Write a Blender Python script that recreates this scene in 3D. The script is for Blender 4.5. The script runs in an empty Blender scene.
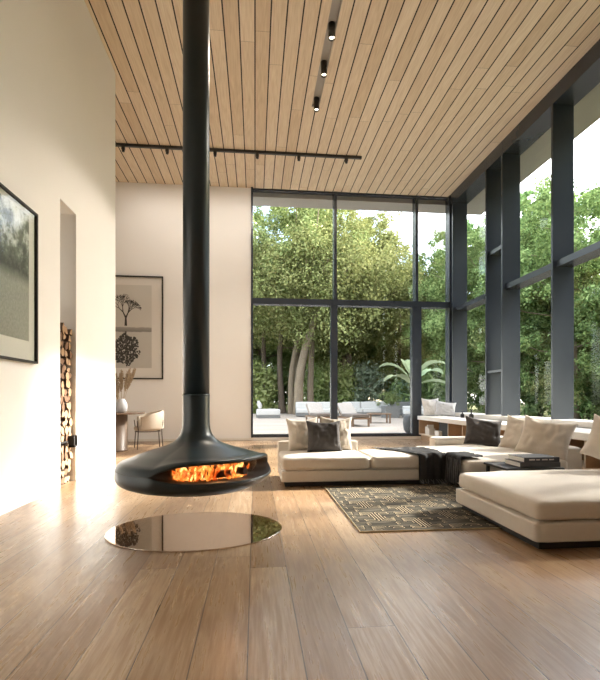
import bpy, bmesh, math, random
import numpy as np
from mathutils import Vector, Matrix, Euler, noise
PI = math.pi
random.seed(7); RNG = np.random.default_rng(11)
S = bpy.context.scene
COL = S.collection

# ------------------------------------------------------------------ helpers
def tag(o, label=None, cat=None, group=None, kind=None):
    if label: o['label'] = label
    if cat: o['category'] = cat
    if group: o['group'] = group
    if kind: o['kind'] = kind
    return o

def thing(name, label, cat, loc=(0, 0, 0), rz=0.0, group=None, kind=None):
    o = bpy.data.objects.new(name, None); COL.objects.link(o)
    o.empty_display_size = .1
    o.location = loc; o.rotation_euler = (0, 0, rz)
    return tag(o, label, cat, group, kind)

def copy_tree(o, parent=None):
    c = o.copy(); COL.objects.link(c); c.parent = parent
    for ch in list(o.children): copy_tree(ch, c)
    return c

class MB:
    """collects shapes, links them as one mesh object"""
    def __init__(s): s.bm = bmesh.new(); s.mi = 0
    def _add(s, vs, fs, smooth=False):
        v = [s.bm.verts.new(p) for p in vs]
        out = []
        for f in fs:
            try: fc = s.bm.faces.new([v[i] for i in f])
            except ValueError: continue
            fc.material_index = s.mi; fc.smooth = smooth; out.append(fc)
        return v, out
    def box(s, a, b, bev=0, seg=2, M=None, smooth=False):
        (x0, y0, z0), (x1, y1, z1) = a, b
        vs = [(x0,y0,z0),(x1,y0,z0),(x1,y1,z0),(x0,y1,z0),(x0,y0,z1),(x1,y0,z1),(x1,y1,z1),(x0,y1,z1)]
        if M is not None: vs = [M @ Vector(p) for p in vs]
        v, f = s._add(vs, [(3,2,1,0),(4,5,6,7),(0,1,5,4),(1,2,6,5),(2,3,7,6),(3,0,4,7)])
        if bev:
            es = list({e for fc in f for e in fc.edges})
            r = bmesh.ops.bevel(s.bm, geom=es, offset=bev, segments=seg, affect='EDGES', profile=.5)
            for fc in r['faces']: fc.material_index = s.mi; fc.smooth = True
            if smooth:
                for fc in f:
                    if fc.is_valid: fc.smooth = True
        return s
    def tube(s, pts, r, n=10, cap=True, flat=None):
        pts = [Vector(p) for p in pts]
        rs = r if isinstance(r, (list, tuple)) else [r] * len(pts)
        rings = []
        up = Vector((0, 0, 1))
        prev = None
        for i, p in enumerate(pts):
            d = (pts[min(i+1, len(pts)-1)] - pts[max(i-1, 0)])
            if d.length < 1e-9: d = Vector((0, 0, 1))
            d.normalize()
            if prev is None:
                a = d.cross(up)
                if a.length < 1e-3: a = d.cross(Vector((1, 0, 0)))
            else:
                a = prev - d * prev.dot(d)
            a.normalize(); prev = a
            b = d.cross(a)
            rings.append([s.bm.verts.new(p + (a*math.cos(2*PI*k/n) + b*math.sin(2*PI*k/n)) * rs[i]) for k in range(n)])
        for i in range(len(rings)-1):
            for k in range(n):
                f = s.bm.faces.new((rings[i][k], rings[i][(k+1)%n], rings[i+1][(k+1)%n], rings[i+1][k]))
                f.smooth = True; f.material_index = s.mi
        if cap:
            for rg, rev in ((rings[0], True), (rings[-1], False)):
                f = s.bm.faces.new(rg[::-1] if rev else rg); f.material_index = s.mi
        return s
    def lathe(s, prof, n=32, c=(0, 0, 0), M=None, sx=1, sy=1):
        vs, fs = [], []
        for (r, z) in prof:
            for k in range(n):
                a = 2*PI*k/n
                p = Vector((c[0] + sx*r*math.cos(a), c[1] + sy*r*math.sin(a), c[2] + z))
                vs.append(M @ p if M is not None else p)
        for i in range(len(prof)-1):
            for k in range(n):
                fs.append((i*n+k, i*n+(k+1)%n, (i+1)*n+(k+1)%n, (i+1)*n+k))
        v, f = s._add(vs, fs, True)
        if prof[0][0] > 1e-4:
            q = s.bm.faces.new(v[:n][::-1]); q.material_index = s.mi
        if prof[-1][0] > 1e-4:
            q = s.bm.faces.new(v[-n:]); q.material_index = s.mi
        return s
    def grid(s, P, wrap=False, smooth=True):
        nu, nv = len(P), len(P[0])
        vs = [p for row in P for p in row]
        fs = []
        for i in range(nu-1):
            for j in range(nv if wrap else nv-1):
                fs.append((i*nv+j, i*nv+(j+1)%nv, (i+1)*nv+(j+1)%nv, (i+1)*nv+j))
        return s._add(vs, fs, smooth)
    def poly(s, pts, smooth=False):
        return s._add(pts, [tuple(range(len(pts)))], smooth)
    def prism(s, pts, z0, z1, M=None):
        n = len(pts)
        vs = [Vector((x, y, z0)) for x, y in pts] + [Vector((x, y, z1)) for x, y in pts]
        if M is not None: vs = [M @ v for v in vs]
        return s._add(vs, [tuple(range(n))[::-1], tuple(range(n, 2*n))] + [(i, (i+1)%n, n+(i+1)%n, n+i) for i in range(n)])
    def build(s, name, mats, parent=None, loc=None, recalc=True):
        if recalc: bmesh.ops.recalc_face_normals(s.bm, faces=s.bm.faces[:])
        me = bpy.data.meshes.new(name); s.bm.to_mesh(me); s.bm.free()
        for m in (mats if isinstance(mats, (list, tuple)) else [mats]): me.materials.append(m)
        o = bpy.data.objects.new(name, me); COL.objects.link(o)
        if parent is not None: o.parent = parent
        if loc is not None: o.location = loc
        return o

def struct(mb, name, mats, parent=None):
    o = mb.build(name, mats, parent)
    if parent is None: o['kind'] = 'structure'
    return o

# ------------------------------------------------------------------ materials
def new_mat(name):
    m = bpy.data.materials.new(name); m.use_nodes = True
    nt = m.node_tree; nt.nodes.clear()
    out = nt.nodes.new('ShaderNodeOutputMaterial')
    return m, nt, out

class NT:
    def __init__(s, nt): s.nt = nt
    def n(s, t, **kw):
        x = s.nt.nodes.new(t)
        for k, v in kw.items():
            if k.startswith('i_'):
                key = k[2:]
                key = int(key) if key.isdigit() else key.replace('_', ' ')
                x.inputs[key].default_value = v
            else: setattr(x, k, v)
        return x
    def l(s, a, b): s.nt.links.new(a, b)
    def math(s, op, a, b=None, c=None):
        x = s.nt.nodes.new('ShaderNodeMath'); x.operation = op
        for i, v in enumerate((a, b, c)):
            if v is None: continue
            if isinstance(v, (int, float)): x.inputs[i].default_value = v
            else: s.l(v, x.inputs[i])
        return x.outputs[0]
    def mix(s, f, a, b, blend='MIX'):
        x = s.nt.nodes.new('ShaderNodeMix'); x.data_type = 'RGBA'; x.blend_type = blend
        for k, v in ((0, f), (6, a), (7, b)):
            if isinstance(v, (int, float)): x.inputs[k].default_value = v
            elif isinstance(v, tuple): x.inputs[k].default_value = v if len(v) == 4 else (*v, 1)
            else: s.l(v, x.inputs[k])
        return x.outputs[2]
    def ramp(s, f, stops, interp='LINEAR'):
        x = s.nt.nodes.new('ShaderNodeValToRGB'); x.color_ramp.interpolation = interp
        e = x.color_ramp.elements
        while len(e) < len(stops): e.new(.5)
        for i, (p, c) in enumerate(stops):
            e[i].position = p; e[i].color = c if len(c) == 4 else (*c, 1)
        s.l(f, x.inputs[0]); return x.outputs[0]

def pm(name, col, rough=.6, var=.08, scale=6, bump=0, bscale=80, metal=0, spec=.5, coord='Object', stretch=(1,1,1), sheen=0):
    """painted / cloth / metal with a mild mottling of its own"""
    m, nt, out = new_mat(name); N = NT(nt)
    b = N.n('ShaderNodeBsdfPrincipled', i_Roughness=rough, i_Metallic=metal)
    b.inputs['Specular IOR Level'].default_value = spec
    if sheen: b.inputs['Sheen Weight'].default_value = sheen
    tc = N.n('ShaderNodeTexCoord'); mp = N.n('ShaderNodeMapping'); mp.inputs['Scale'].default_value = stretch
    N.l(tc.outputs[coord], mp.inputs[0])
    no = N.n('ShaderNodeTexNoise', i_Scale=scale, i_Detail=4.0); N.l(mp.outputs[0], no.inputs['Vector'])
    lo = tuple(max(0, c*(1-var)) for c in col); hi = tuple(min(1, c*(1+var)) for c in col)
    N.l(N.mix(no.outputs[0], lo, hi), b.inputs['Base Color'])
    if bump:
        n2 = N.n('ShaderNodeTexNoise', i_Scale=bscale, i_Detail=3.0); N.l(mp.outputs[0], n2.inputs['Vector'])
        bp = N.n('ShaderNodeBump', i_Strength=bump, i_Distance=.01); N.l(n2.outputs[0], bp.inputs['Height'])
        N.l(bp.outputs[0], b.inputs['Normal'])
    N.l(b.outputs[0], out.inputs[0]); return m

def plank_mat(name, w, length, cols, gapw, gapcol, rough, grain=.35, off=0.0, bump=.15, axis='Y', spec=.5, cathedral=True, gapend=True, rvar=.0):
    m, nt, out = new_mat(name); N = NT(nt)
    b = N.n('ShaderNodeBsdfPrincipled', i_Roughness=rough)
    b.inputs['Specular IOR Level'].default_value = spec
    tc = N.n('ShaderNodeTexCoord'); sp = N.n('ShaderNodeSeparateXYZ'); N.l(tc.outputs['Object'], sp.inputs[0])
    u, v = (sp.outputs[0], sp.outputs[1]) if axis == 'Y' else (sp.outputs[1], sp.outputs[0])
    us = N.math('DIVIDE', N.math('ADD', u, off), w)
    iu = N.math('FLOOR', us); fu = N.math('SUBTRACT', us, iu)
    wn = N.n('ShaderNodeTexWhiteNoise', noise_dimensions='1D'); N.l(iu, wn.inputs['W'])
    vs = N.math('ADD', N.math('DIVIDE', v, length), N.math('MULTIPLY', wn.outputs[0], 7.3))
    iv = N.math('FLOOR', vs); fv = N.math('SUBTRACT', vs, iv)
    cm = N.n('ShaderNodeCombineXYZ'); N.l(iu, cm.inputs[0]); N.l(iv, cm.inputs[1])
    w2 = N.n('ShaderNodeTexWhiteNoise', noise_dimensions='2D'); N.l(cm.outputs[0], w2.inputs['Vector'])
    # grain: long streaks plus cathedral rings, shifted per board
    cv = N.n('ShaderNodeCombineXYZ')
    N.l(N.math('ADD', N.math('MULTIPLY', fu, w), N.math('MULTIPLY', w2.outputs[0], 30)), cv.inputs[0])
    N.l(N.math('MULTIPLY', v, .05), cv.inputs[1]); N.l(N.math('MULTIPLY', w2.outputs[0], 9), cv.inputs[2])
    fine = N.n('ShaderNodeTexNoise', i_Scale=60.0, i_Detail=4.0, i_Roughness=.6); N.l(cv.outputs[0], fine.inputs['Vector'])
    cv2 = N.n('ShaderNodeCombineXYZ')
    N.l(N.math('ADD', N.math('MULTIPLY', fu, w*1.0), N.math('MULTIPLY', w2.outputs[0], 17)), cv2.inputs[0])
    N.l(N.math('MULTIPLY', v, .11), cv2.inputs[1]); N.l(N.math('MULTIPLY', w2.outputs[0], 5), cv2.inputs[2])
    big = N.n('ShaderNodeTexNoise', i_Scale=5.0, i_Detail=1.0, i_Distortion=.3); N.l(cv2.outputs[0], big.inputs['Vector'])
    rings = N.math('SINE', N.math('MULTIPLY', big.outputs[0], 62.0))
    rings = N.math('MULTIPLY_ADD', rings, .5, .5)
    base = N.ramp(w2.outputs[0], [(i/(len(cols)-1), c) for i, c in enumerate(cols)])
    g = N.math('MULTIPLY_ADD', fine.outputs[0], 2.8, -.9)
    if cathedral: g = N.math('ADD', N.math('MULTIPLY', g, .74), N.math('MULTIPLY', rings, .26))
    dark = N.mix(1.0, base, (.62, .52, .42), 'MULTIPLY')
    colr = N.mix(N.math('MULTIPLY', N.math('SUBTRACT', 1.0, g), grain), base, dark)
    e = N.math('LESS_THAN', N.math('MINIMUM', fu, N.math('SUBTRACT', 1.0, fu)), gapw/w/2)
    gap = e
    if gapend:
        e2 = N.math('LESS_THAN', fv, .0035/length)
        gap = N.math('MAXIMUM', e, e2)
    N.l(N.mix(gap, colr, gapcol), b.inputs['Base Color'])
    if rvar:
        N.l(N.math('ADD', N.math('MULTIPLY', g, -rvar), rough+rvar*.5), b.inputs['Roughness'])
    h = N.math('SUBTRACT', N.math('MULTIPLY', g, .25), gap)
    bp = N.n('ShaderNodeBump', i_Strength=bump, i_Distance=.004); N.l(h, bp.inputs['Height']); N.l(bp.outputs[0], b.inputs['Normal'])
    N.l(b.outputs[0], out.inputs[0]); return m

def wood_mat(name, c1, c2, rough=.45, axis='Y', scale=1.0):
    m, nt, out = new_mat(name); N = NT(nt)
    b = N.n('ShaderNodeBsdfPrincipled', i_Roughness=rough)
    tc = N.n('ShaderNodeTexCoord'); mp = N.n('ShaderNodeMapping')
    s = {'X': (.1,1,1), 'Y': (1,.1,1), 'Z': (1,1,.1)}[axis]
    mp.inputs['Scale'].default_value = tuple(k*scale for k in s); N.l(tc.outputs['Object'], mp.inputs[0])
    no = N.n('ShaderNodeTexNoise', i_Scale=30.0, i_Detail=5.0, i_Distortion=.5); N.l(mp.outputs[0], no.inputs['Vector'])
    N.l(N.mix(no.outputs[0], c1, c2), b.inputs['Base Color'])
    bp = N.n('ShaderNodeBump', i_Strength=.1, i_Distance=.004); N.l(no.outputs[0], bp.inputs['Height']); N.l(bp.outputs[0], b.inputs['Normal'])
    N.l(b.outputs[0], out.inputs[0]); return m

def pane_mat(name, tint, f0=.04, glossmax=1.0, gcol=(1,1,1), grough=0.0):
    """thin sheet of glass: lets light through, mirrors by Fresnel"""
    m, nt, out = new_mat(name); N = NT(nt)
    t = N.n('ShaderNodeBsdfTransparent'); t.inputs[0].default_value = (*tint, 1)
    g = N.n('ShaderNodeBsdfGlossy', i_Roughness=grough); g.inputs[0].default_value = (*gcol, 1)
    lw = N.n('ShaderNodeLayerWeight', i_Blend=.5)
    f = N.math('MULTIPLY_ADD', N.math('POWER', lw.outputs['Facing'], 5.0), 1-f0, f0)
    mx = N.n('ShaderNodeMixShader'); N.l(N.math('MULTIPLY', f, glossmax), mx.inputs[0]); N.l(t.outputs[0], mx.inputs[1]); N.l(g.outputs[0], mx.inputs[2])
    N.l(mx.outputs[0], out.inputs[0]); return m

def leaf_mat(name, cols, trans=.26):
    m, nt, out = new_mat(name); N = NT(nt)
    ge = N.n('ShaderNodeNewGeometry'); oi = N.n('ShaderNodeObjectInfo')
    r = N.math('FRACT', N.math('ADD', ge.outputs['Random Per Island'], N.math('MULTIPLY', oi.outputs['Random'], .35)))
    c = N.ramp(ge.outputs['Random Per Island'], [(i/(len(cols)-1), k) for i, k in enumerate(cols)])
    hs = N.n('ShaderNodeHueSaturation')
    N.l(N.math('MULTIPLY_ADD', oi.outputs['Random'], .05, .475), hs.inputs['Hue'])
    N.l(N.math('MULTIPLY_ADD', oi.outputs['Random'], .4, .8), hs.inputs['Value']); N.l(c, hs.inputs['Color'])
    d = N.n('ShaderNodeBsdfDiffuse'); t = N.n('ShaderNodeBsdfTranslucent')
    N.l(hs.outputs[0], d.inputs[0]); N.l(hs.outputs[0], t.inputs[0])
    mx = N.n('ShaderNodeMixShader'); mx.inputs[0].default_value = trans
    N.l(d.outputs[0], mx.inputs[1]); N.l(t.outputs[0], mx.inputs[2])
    N.l(mx.outputs[0], out.inputs[0]); return m

def emit_mat(name, col, s):
    m, nt, out = new_mat(name); N = NT(nt)
    e = N.n('ShaderNodeEmission', i_Strength=s); e.inputs[0].default_value = (*col, 1); N.l(e.outputs[0], out.inputs[0]); return m

def flame_mat():
    m, nt, out = new_mat('flame'); N = NT(nt)
    tc = N.n('ShaderNodeTexCoord'); mp = N.n('ShaderNodeMapping'); mp.inputs['Scale'].default_value = (1, 1, .45)
    N.l(tc.outputs['Object'], mp.inputs[0])
    no = N.n('ShaderNodeTexNoise', i_Scale=20.0, i_Detail=3.0, i_Distortion=1.2); N.l(mp.outputs[0], no.inputs['Vector'])
    ge = N.n('ShaderNodeNewGeometry')
    v = N.math('ADD', N.math('MULTIPLY', no.outputs[0], 1.0), N.math('MULTIPLY', ge.outputs['Random Per Island'], .22))
    c = N.ramp(v, [(.38, (.30, .015, .002)), (.54, (.9, .10, .010)), (.68, (1, .30, .04)), (.86, (1, .70, .25))])
    e = N.n('ShaderNodeEmission'); N.l(c, e.inputs[0])
    N.l(N.math('MULTIPLY_ADD', v, .75, -.17), e.inputs[1])
    t = N.n('ShaderNodeBsdfTransparent')
    a = N.ramp(no.outputs[0], [(.40, (0, 0, 0)), (.60, (1, 1, 1))])
    mx = N.n('ShaderNodeMixShader'); N.l(a, mx.inputs[0]); N.l(t.outputs[0], mx.inputs[1]); N.l(e.outputs[0], mx.inputs[2])
    N.l(mx.outputs[0], out.inputs[0]); return m

M = {}
M['plaster'] = pm('plaster', (.865, .865, .87), .9, .015, 1.5, bump=.05, bscale=25, spec=.2)
M['trimwhite'] = pm('white_trim', (.78, .75, .70), .5, .02)
M['floor'] = plank_mat('oak_floor', .225, 3.8, [(.27,.168,.092),(.45,.32,.20),(.36,.24,.145),(.52,.395,.27)], .0055, (.07,.04,.022), .30, grain=1.3, off=.03, bump=.35, rvar=.10, spec=.9)
M['ceil'] = plank_mat('larch_ceiling', .222, 3.8, [(.74,.615,.465),(.83,.725,.585),(.78,.665,.52),(.86,.765,.63)], .020, (.022,.018,.014), .6, grain=.5, off=.0, bump=.2, spec=.3)
M['deck'] = plank_mat('deck_boards', .14, 4.0, [(.33,.275,.225),(.41,.35,.29),(.37,.31,.255)], .008, (.12,.10,.08), .7, grain=.4, axis='X')
M['frame'] = pm('anthracite_metal', (.032,.040,.056), .26, .06, 8, spec=.6)
M['soffit'] = pm('soffit', (.38,.37,.36), .8, .03)
M['black'] = pm('black_steel', (.019,.031,.038), .32, .08, 10, bump=.02, bscale=200, spec=.5)
M['blackmatt'] = pm('black_matt', (.018,.017,.016), .7, .1)
M['soot'] = pm('soot', (.035,.025,.02), .85, .3, 14)
M['glass'] = pane_mat('window_glass', (.97,.985,.98), .012, .35)
M['fireglass'] = pane_mat('fire_glass', (.93,.9,.86), .03)
M['tinted'] = pane_mat('smoked_glass', (.80,.70,.61), .30, gcol=(.93,.87,.80))
M['cream'] = pm('cream_linen', (.64,.585,.515), .95, .05, 30, bump=.25, bscale=260, spec=.15, sheen=.2)
M['creampil'] = pm('cream_cushion_cloth', (.61,.55,.475), .95, .06, 20, bump=.2, bscale=220, spec=.15, sheen=.2)
M['taupe'] = pm('sand_cushion_cloth', (.55,.485,.41), .95, .06, 20, bump=.2, bscale=220, spec=.15, sheen=.2)
M['charcoal'] = pm('charcoal_cushion_cloth', (.060,.053,.050), .9, .12, 20, bump=.2, bscale=220, spec=.2, sheen=.15)
M['whitepil'] = pm('white_cushion_cloth', (.74,.72,.69), .95, .04, 20, bump=.15, bscale=220, spec=.15)
M['greypil'] = pm('pale_grey_cushion_cloth', (.56,.56,.57), .95, .12, 9, bump=.15, bscale=220, spec=.15)
M['throw'] = pm('dark_knit', (.042,.041,.042), .95, .25, 40, bump=.5, bscale=120, spec=.1)
M['stone'] = pm('pale_stone', (.72,.68,.63), .6, .05, 4)
M['bwood'] = wood_mat('bench_oak', (.40,.25,.14), (.52,.35,.21), .5, 'Y')
M['bedge'] = wood_mat('bench_pale_edge', (.62,.50,.37), (.70,.58,.45), .5, 'Y')
M['twood'] = wood_mat('dark_oak_table', (.13,.085,.06), (.20,.14,.10), .4, 'Z')
M['teak'] = wood_mat('teak', (.15,.085,.045), (.22,.13,.075), .6, 'X')
M['chaircloth'] = pm('beige_chair_cloth', (.64,.56,.47), .9, .05, 25, bump=.15, bscale=220, spec=.2)
M['steel'] = pm('dark_steel_rod', (.07,.06,.055), .35, .05, metal=.7)
M['vase'] = pm('glazed_ceramic', (.60,.62,.66), .3, .06, 12)
M['pampas'] = pm('pampas_plume', (.43,.35,.26), .95, .2, 40, spec=.1)
M['paper'] = pm('paper', (.74,.72,.68), .8, .03)
M['mat'] = pm('picture_mount', (.70,.68,.65), .8, .01)
M['bookdark'] = pm('dark_book_cover', (.035,.035,.04), .85, .2, 30)
M['bookgrey'] = pm('grey_book_cover', (.07,.07,.075), .85, .2, 30)
M['booklit'] = pm('book_lettering', (.42,.36,.33), .6, .1)
M['outwhite'] = pm('outdoor_canvas', (.46,.44,.41), .9, .04, 15, spec=.1)
M['outgrey'] = pm('outdoor_grey_weave', (.15,.145,.135), .9, .12, 30, spec=.1)
M['outpad'] = pm('grey_brown_pad', (.16,.13,.11), .9, .08, 20, spec=.1)
M['outbeige'] = pm('beige_lounger_pad', (.33,.29,.25), .9, .06, 20, spec=.1)
M['pot'] = pm('dark_planter', (.06,.06,.06), .6, .1)
M['bark'] = pm('bark', (.19,.145,.10), .95, .35, 7, bump=.6, bscale=14, stretch=(1,1,.25), spec=.1)
M['bark2'] = pm('dark_bark', (.10,.075,.055), .95, .35, 7, bump=.6, bscale=14, stretch=(1,1,.25), spec=.1)
M['leafA'] = leaf_mat('olive_green_leaf', [(.10,.12,.042),(.20,.225,.078),(.36,.37,.155),(.15,.17,.058)])
M['leafB'] = leaf_mat('fresh_green_leaf', [(.08,.13,.045),(.17,.245,.085),(.31,.39,.15),(.12,.18,.06)])
M['leafC'] = leaf_mat('deep_green_leaf', [(.09,.125,.05),(.16,.20,.075),(.24,.275,.11),(.12,.16,.06)])
M['leafL'] = leaf_mat('light_shrub_leaf', [(.16,.22,.06),(.28,.34,.12),(.36,.40,.18),(.22,.28,.09)])
M['leafG'] = leaf_mat('silver_shrub_leaf', [(.14,.20,.12),(.24,.30,.20),(.32,.38,.27),(.18,.24,.15)])
M['banana'] = leaf_mat('banana_leaf', [(.20,.27,.16),(.28,.35,.22),(.36,.42,.30)], .25)
M['ground'] = pm('forest_ground', (.13,.13,.05), .95, .5, .6, bump=.5, bscale=3, spec=.05)
M['logend'] = pm('split_wood', (.36,.23,.13), .8, .18, 18)
M['logend2'] = pm('split_wood_brown', (.17,.09,.05), .85, .25, 18)
M['logbark'] = pm('log_bark', (.10,.06,.04), .95, .35, 12)
M['charlog'] = pm('charred_log', (.05,.025,.015), .95, .6, 25)
M['flame'] = flame_mat()
M['lampglow'] = emit_mat('lamp_glow', (1, .84, .58), 2.5)
M['lampbody'] = pm('dark_lamp_metal', (.03,.03,.03), .4, .05)
M['channel'] = pm('grey_channel', (.40,.38,.35), .5, .05)

# ------------------------------------------------------------------ room dimensions (metres, eye at the origin 1.05 m up)
XL, XR, YB, ZC = -2.28, 5.47, 11.6, 6.4
XD, YE, YR = -6.0, 7.73, -4.0
FR = 5.1                         # inner edge of the steel fins

# floor, ceiling, walls
mb = MB(); mb.box((XD-.1, YR-.1, -.2), (XR+.05, YB+.02, 0)); struct(mb, 'floor', M['floor'])
sx0, sx1, sy0, sy1 = 1.03, 1.17, 2.0, 8.27       # slot of the linear light
mb = MB()
for a, b in (((XD-.1, YR-.1), (sx0, YB)), ((sx1, YR-.1), (XR, YB)), ((sx0, YR-.1), (sx1, sy0)), ((sx0, sy1), (sx1, YB))):
    mb.box((a[0], a[1], ZC), (b[0], b[1], ZC+.28))
struct(mb, 'ceiling', M['ceil'])
mb = MB(); mb.box((XD-.2, YR-.2, ZC+.3), (XR+.95, YB+.8, ZC+.6)); struct(mb, 'roof_slab', M['soffit'])
mb = MB()                                           # eaves: soffit boards beyond both glass walls
mb.box((XR+.02, YR-.2, 6.28), (XR+.93, YB+.78, ZC+.3)); mb.box((XD-.2, YB+.22, 6.28), (XR+.02, YB+.78, ZC+.3))
struct(mb, 'trim_1', M['soffit'])

# left wall with the firewood niche
ny0, ny1, nz1, nd = 5.60, 6.08, 3.41, .55
wx = XL - .95
mb = MB()
mb.box((wx, YR, 0), (XL, ny0, ZC)); mb.box((wx, ny1, 0), (XL, YE, ZC)); mb.box((wx, ny0, nz1), (XL, ny1, ZC)); mb.box((wx, ny0, 0), (XL-nd, ny1, nz1))
struct(mb, 'wall_left', M['plaster'])
mb = MB(); mb.box((XD, YB, 0), (-.10, YB+.2, ZC)); struct(mb, 'wall_back', M['plaster'])
mb = MB(); mb.box((XD-.15, YE-2, 0), (XD, YB+.2, ZC)); struct(mb, 'wall_dining', M['plaster'])
mb = MB(); mb.box((XD-.1, YE-2.0, 0), (wx, YE-1.85, ZC)); struct(mb, 'wall_passage', M['plaster'])
mb = MB(); mb.box((wx-.1, YR-.15, 0), (XR+.1, YR, ZC)); struct(mb, 'wall_rear', M['plaster'])
YG = 2.48
mb = MB(); mb.box((FR+.05, YR, 0), (XR+.1, YG, ZC)); struct(mb, 'wall_right', M['plaster'])  # solid stretch out of view, closed up to darken the sofa and chaise fronts
mb = MB(); mb.box((XD, YB-.015, 0), (-.10, YB, .055)); struct(mb, 'baseboard_back', M['trimwhite'])
mb = MB(); mb.box((-.10, YB-.04, 0), (XR, YB+.2, .075)); struct(mb, 'trim_2', M['trimwhite'])      # threshold under the sliding doors

# ---- window_1: the back glass wall
w1 = thing('window_1', None, None, (0, YB, 0), kind='structure')
def part(name, mat, parent, boxes, bev=0):
    m = MB()
    for a, b in boxes: m.box(a, b, bev)
    return m.build(name, mat, parent)
ztr = 3.53
part('frame', M['frame'], w1, [((-.10, -.06, .075), (-.05, .16, ZC)), ((-.05, -.04, .075), (5.08, .14, .15)), ((-.05, .03, 6.37), (5.08, .16, ZC)), ((5.08, -.1, .0), (XR+.06, .16, ZC))])
part('transom', M['frame'], w1, [((-.05, -.06, ztr-.075), (5.08, .16, ztr+.075))])
for x in (2.06, 4.22):
    part('mullion', M['frame'], w1, [((x-.035, -.05, ztr+.075), (x+.035, .20, 6.37))])
for x, w in ((2.03, .085), (4.22, .125)):
    part('door_stile', M['frame'], w1, [((x-w, -.04, .15), (x+w, .13, ztr-.075))])
for a, b in ((-.05, 2.025), (2.095, 4.185), (4.255, 5.08)):
    part('pane', M['glass'], w1, [((a, .055, ztr+.075), (b, .065, 6.37))])
for a, b in ((-.05, 1.945), (2.115, 4.095), (4.345, 5.08)):
    part('pane', M['glass'], w1, [((a, .055, .15), (b, .065, ztr-.075))])

# ---- window_2: the long glass wall on the right with deep steel fins
w2 = thing('window_2', None, None, (FR, 0, 0), kind='structure')
fins = [2.51, 4.14, 5.77, 7.39, 8.99, 9.65, 11.37]
sill = .70
for y in fins:
    part('fin', M['frame'], w2, [((0, y-.022, sill), (.39, y+.022, ZC))])
part('header', M['frame'], w2, [((.002, YG, 6.13), (.41, YB-.1, ZC))])
part('sill_ledge', M['stone'], w2, [((-.07, YG, .615), (.42, YB-.1, sill))])
part('sill_base', M['plaster'], w2, [((.32, YG, 0), (.42, YB-.1, .615))])
zt = 3.38
for y0, y1 in zip(fins[:-1], fins[1:]):
    if y1 > YB: continue
    if abs(y0-8.99) < .01:                 # narrow ventilation bay
        part('vent_ledge', M['frame'], w2, [((.06, y0+.025, 4.22), (.35, y1-.025, 4.30))])
        part('vent_ledge', M['frame'], w2, [((.02, y0+.025, 1.62), (.35, y1-.025, 1.67))])
        part('vent_post', M['frame'], w2, [((.22, y0+.025, 4.3), (.30, y0+.08, 6.13))])
    else:
        part('transom', M['frame'], w2, [((.07, y0+.025, zt-.055), (.37, y1-.025, zt+.055))])
    part('pane', M['glass'], w2, [((.355, y0+.025, sill), (.365, y1-.025, 6.13))])
part('pane', M['glass'], w2, [((.355, 11.395, sill), (.365, YB-.1, 6.13))])
part('transom', M['frame'], w2, [((.07, 11.395, zt-.055), (.37, YB-.1, zt+.055))])

# ------------------------------------------------------------------ ceiling lights
t = thing('track_light', 'long black track light bar running crosswise under the plank ceiling', 'ceiling light', (-.3, 9.86, ZC))
mb = MB(); mb.box((-2.75, -.03, -.055), (2.64, .03, 0), .004); mb.build('track', M['lampbody'], t)
for x in (-2.45, -1.55, -.55, .35, 1.25, 2.3):
    mb = MB(); mb.box((x-.035, -.03, -.125), (x+.035, .03, -.056), .006); mb.lathe([(.024, -.165), (.03, -.16), (.03, -.12)], 14, (x, 0, 0)); mb.build('clip_spotlight', M['lampbody'], t)
t = thing('linear_downlight', 'recessed dark strip light with glowing round lamps set into the plank ceiling', 'ceiling light', (1.1, sy0, ZC))
L = sy1 - sy0; h = .07
mb = MB(); mb.box((-h, 0, 0), (-h+.008, L, .06)); mb.box((h-.008, 0, 0), (h, L, .06)); mb.box((-h, 0, .05), (h, L, .06)); mb.box((-h, L-.008, 0), (h, L, .06)); mb.box((-h, 0, 0), (h, .008, .06))
mb.build('channel', M['channel'], t)
for y in (8.10, 7.22, 6.47):
    mb = MB(); mb.lathe([(.0001, -.138), (.041, -.138), (.043, -.166), (.047, -.17), (.05, -.165), (.05, .05)], 24, (0, y-sy0, 0)); lp = mb.build('lamp_tube', M['lampbody'], t)
    mb = MB(); mb.lathe([(.0001, -.142), (.037, -.142), (.038, -.139)], 24, (0, y-sy0, 0)); mb.build('lamp_lens', M['lampglow'], lp)

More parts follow.
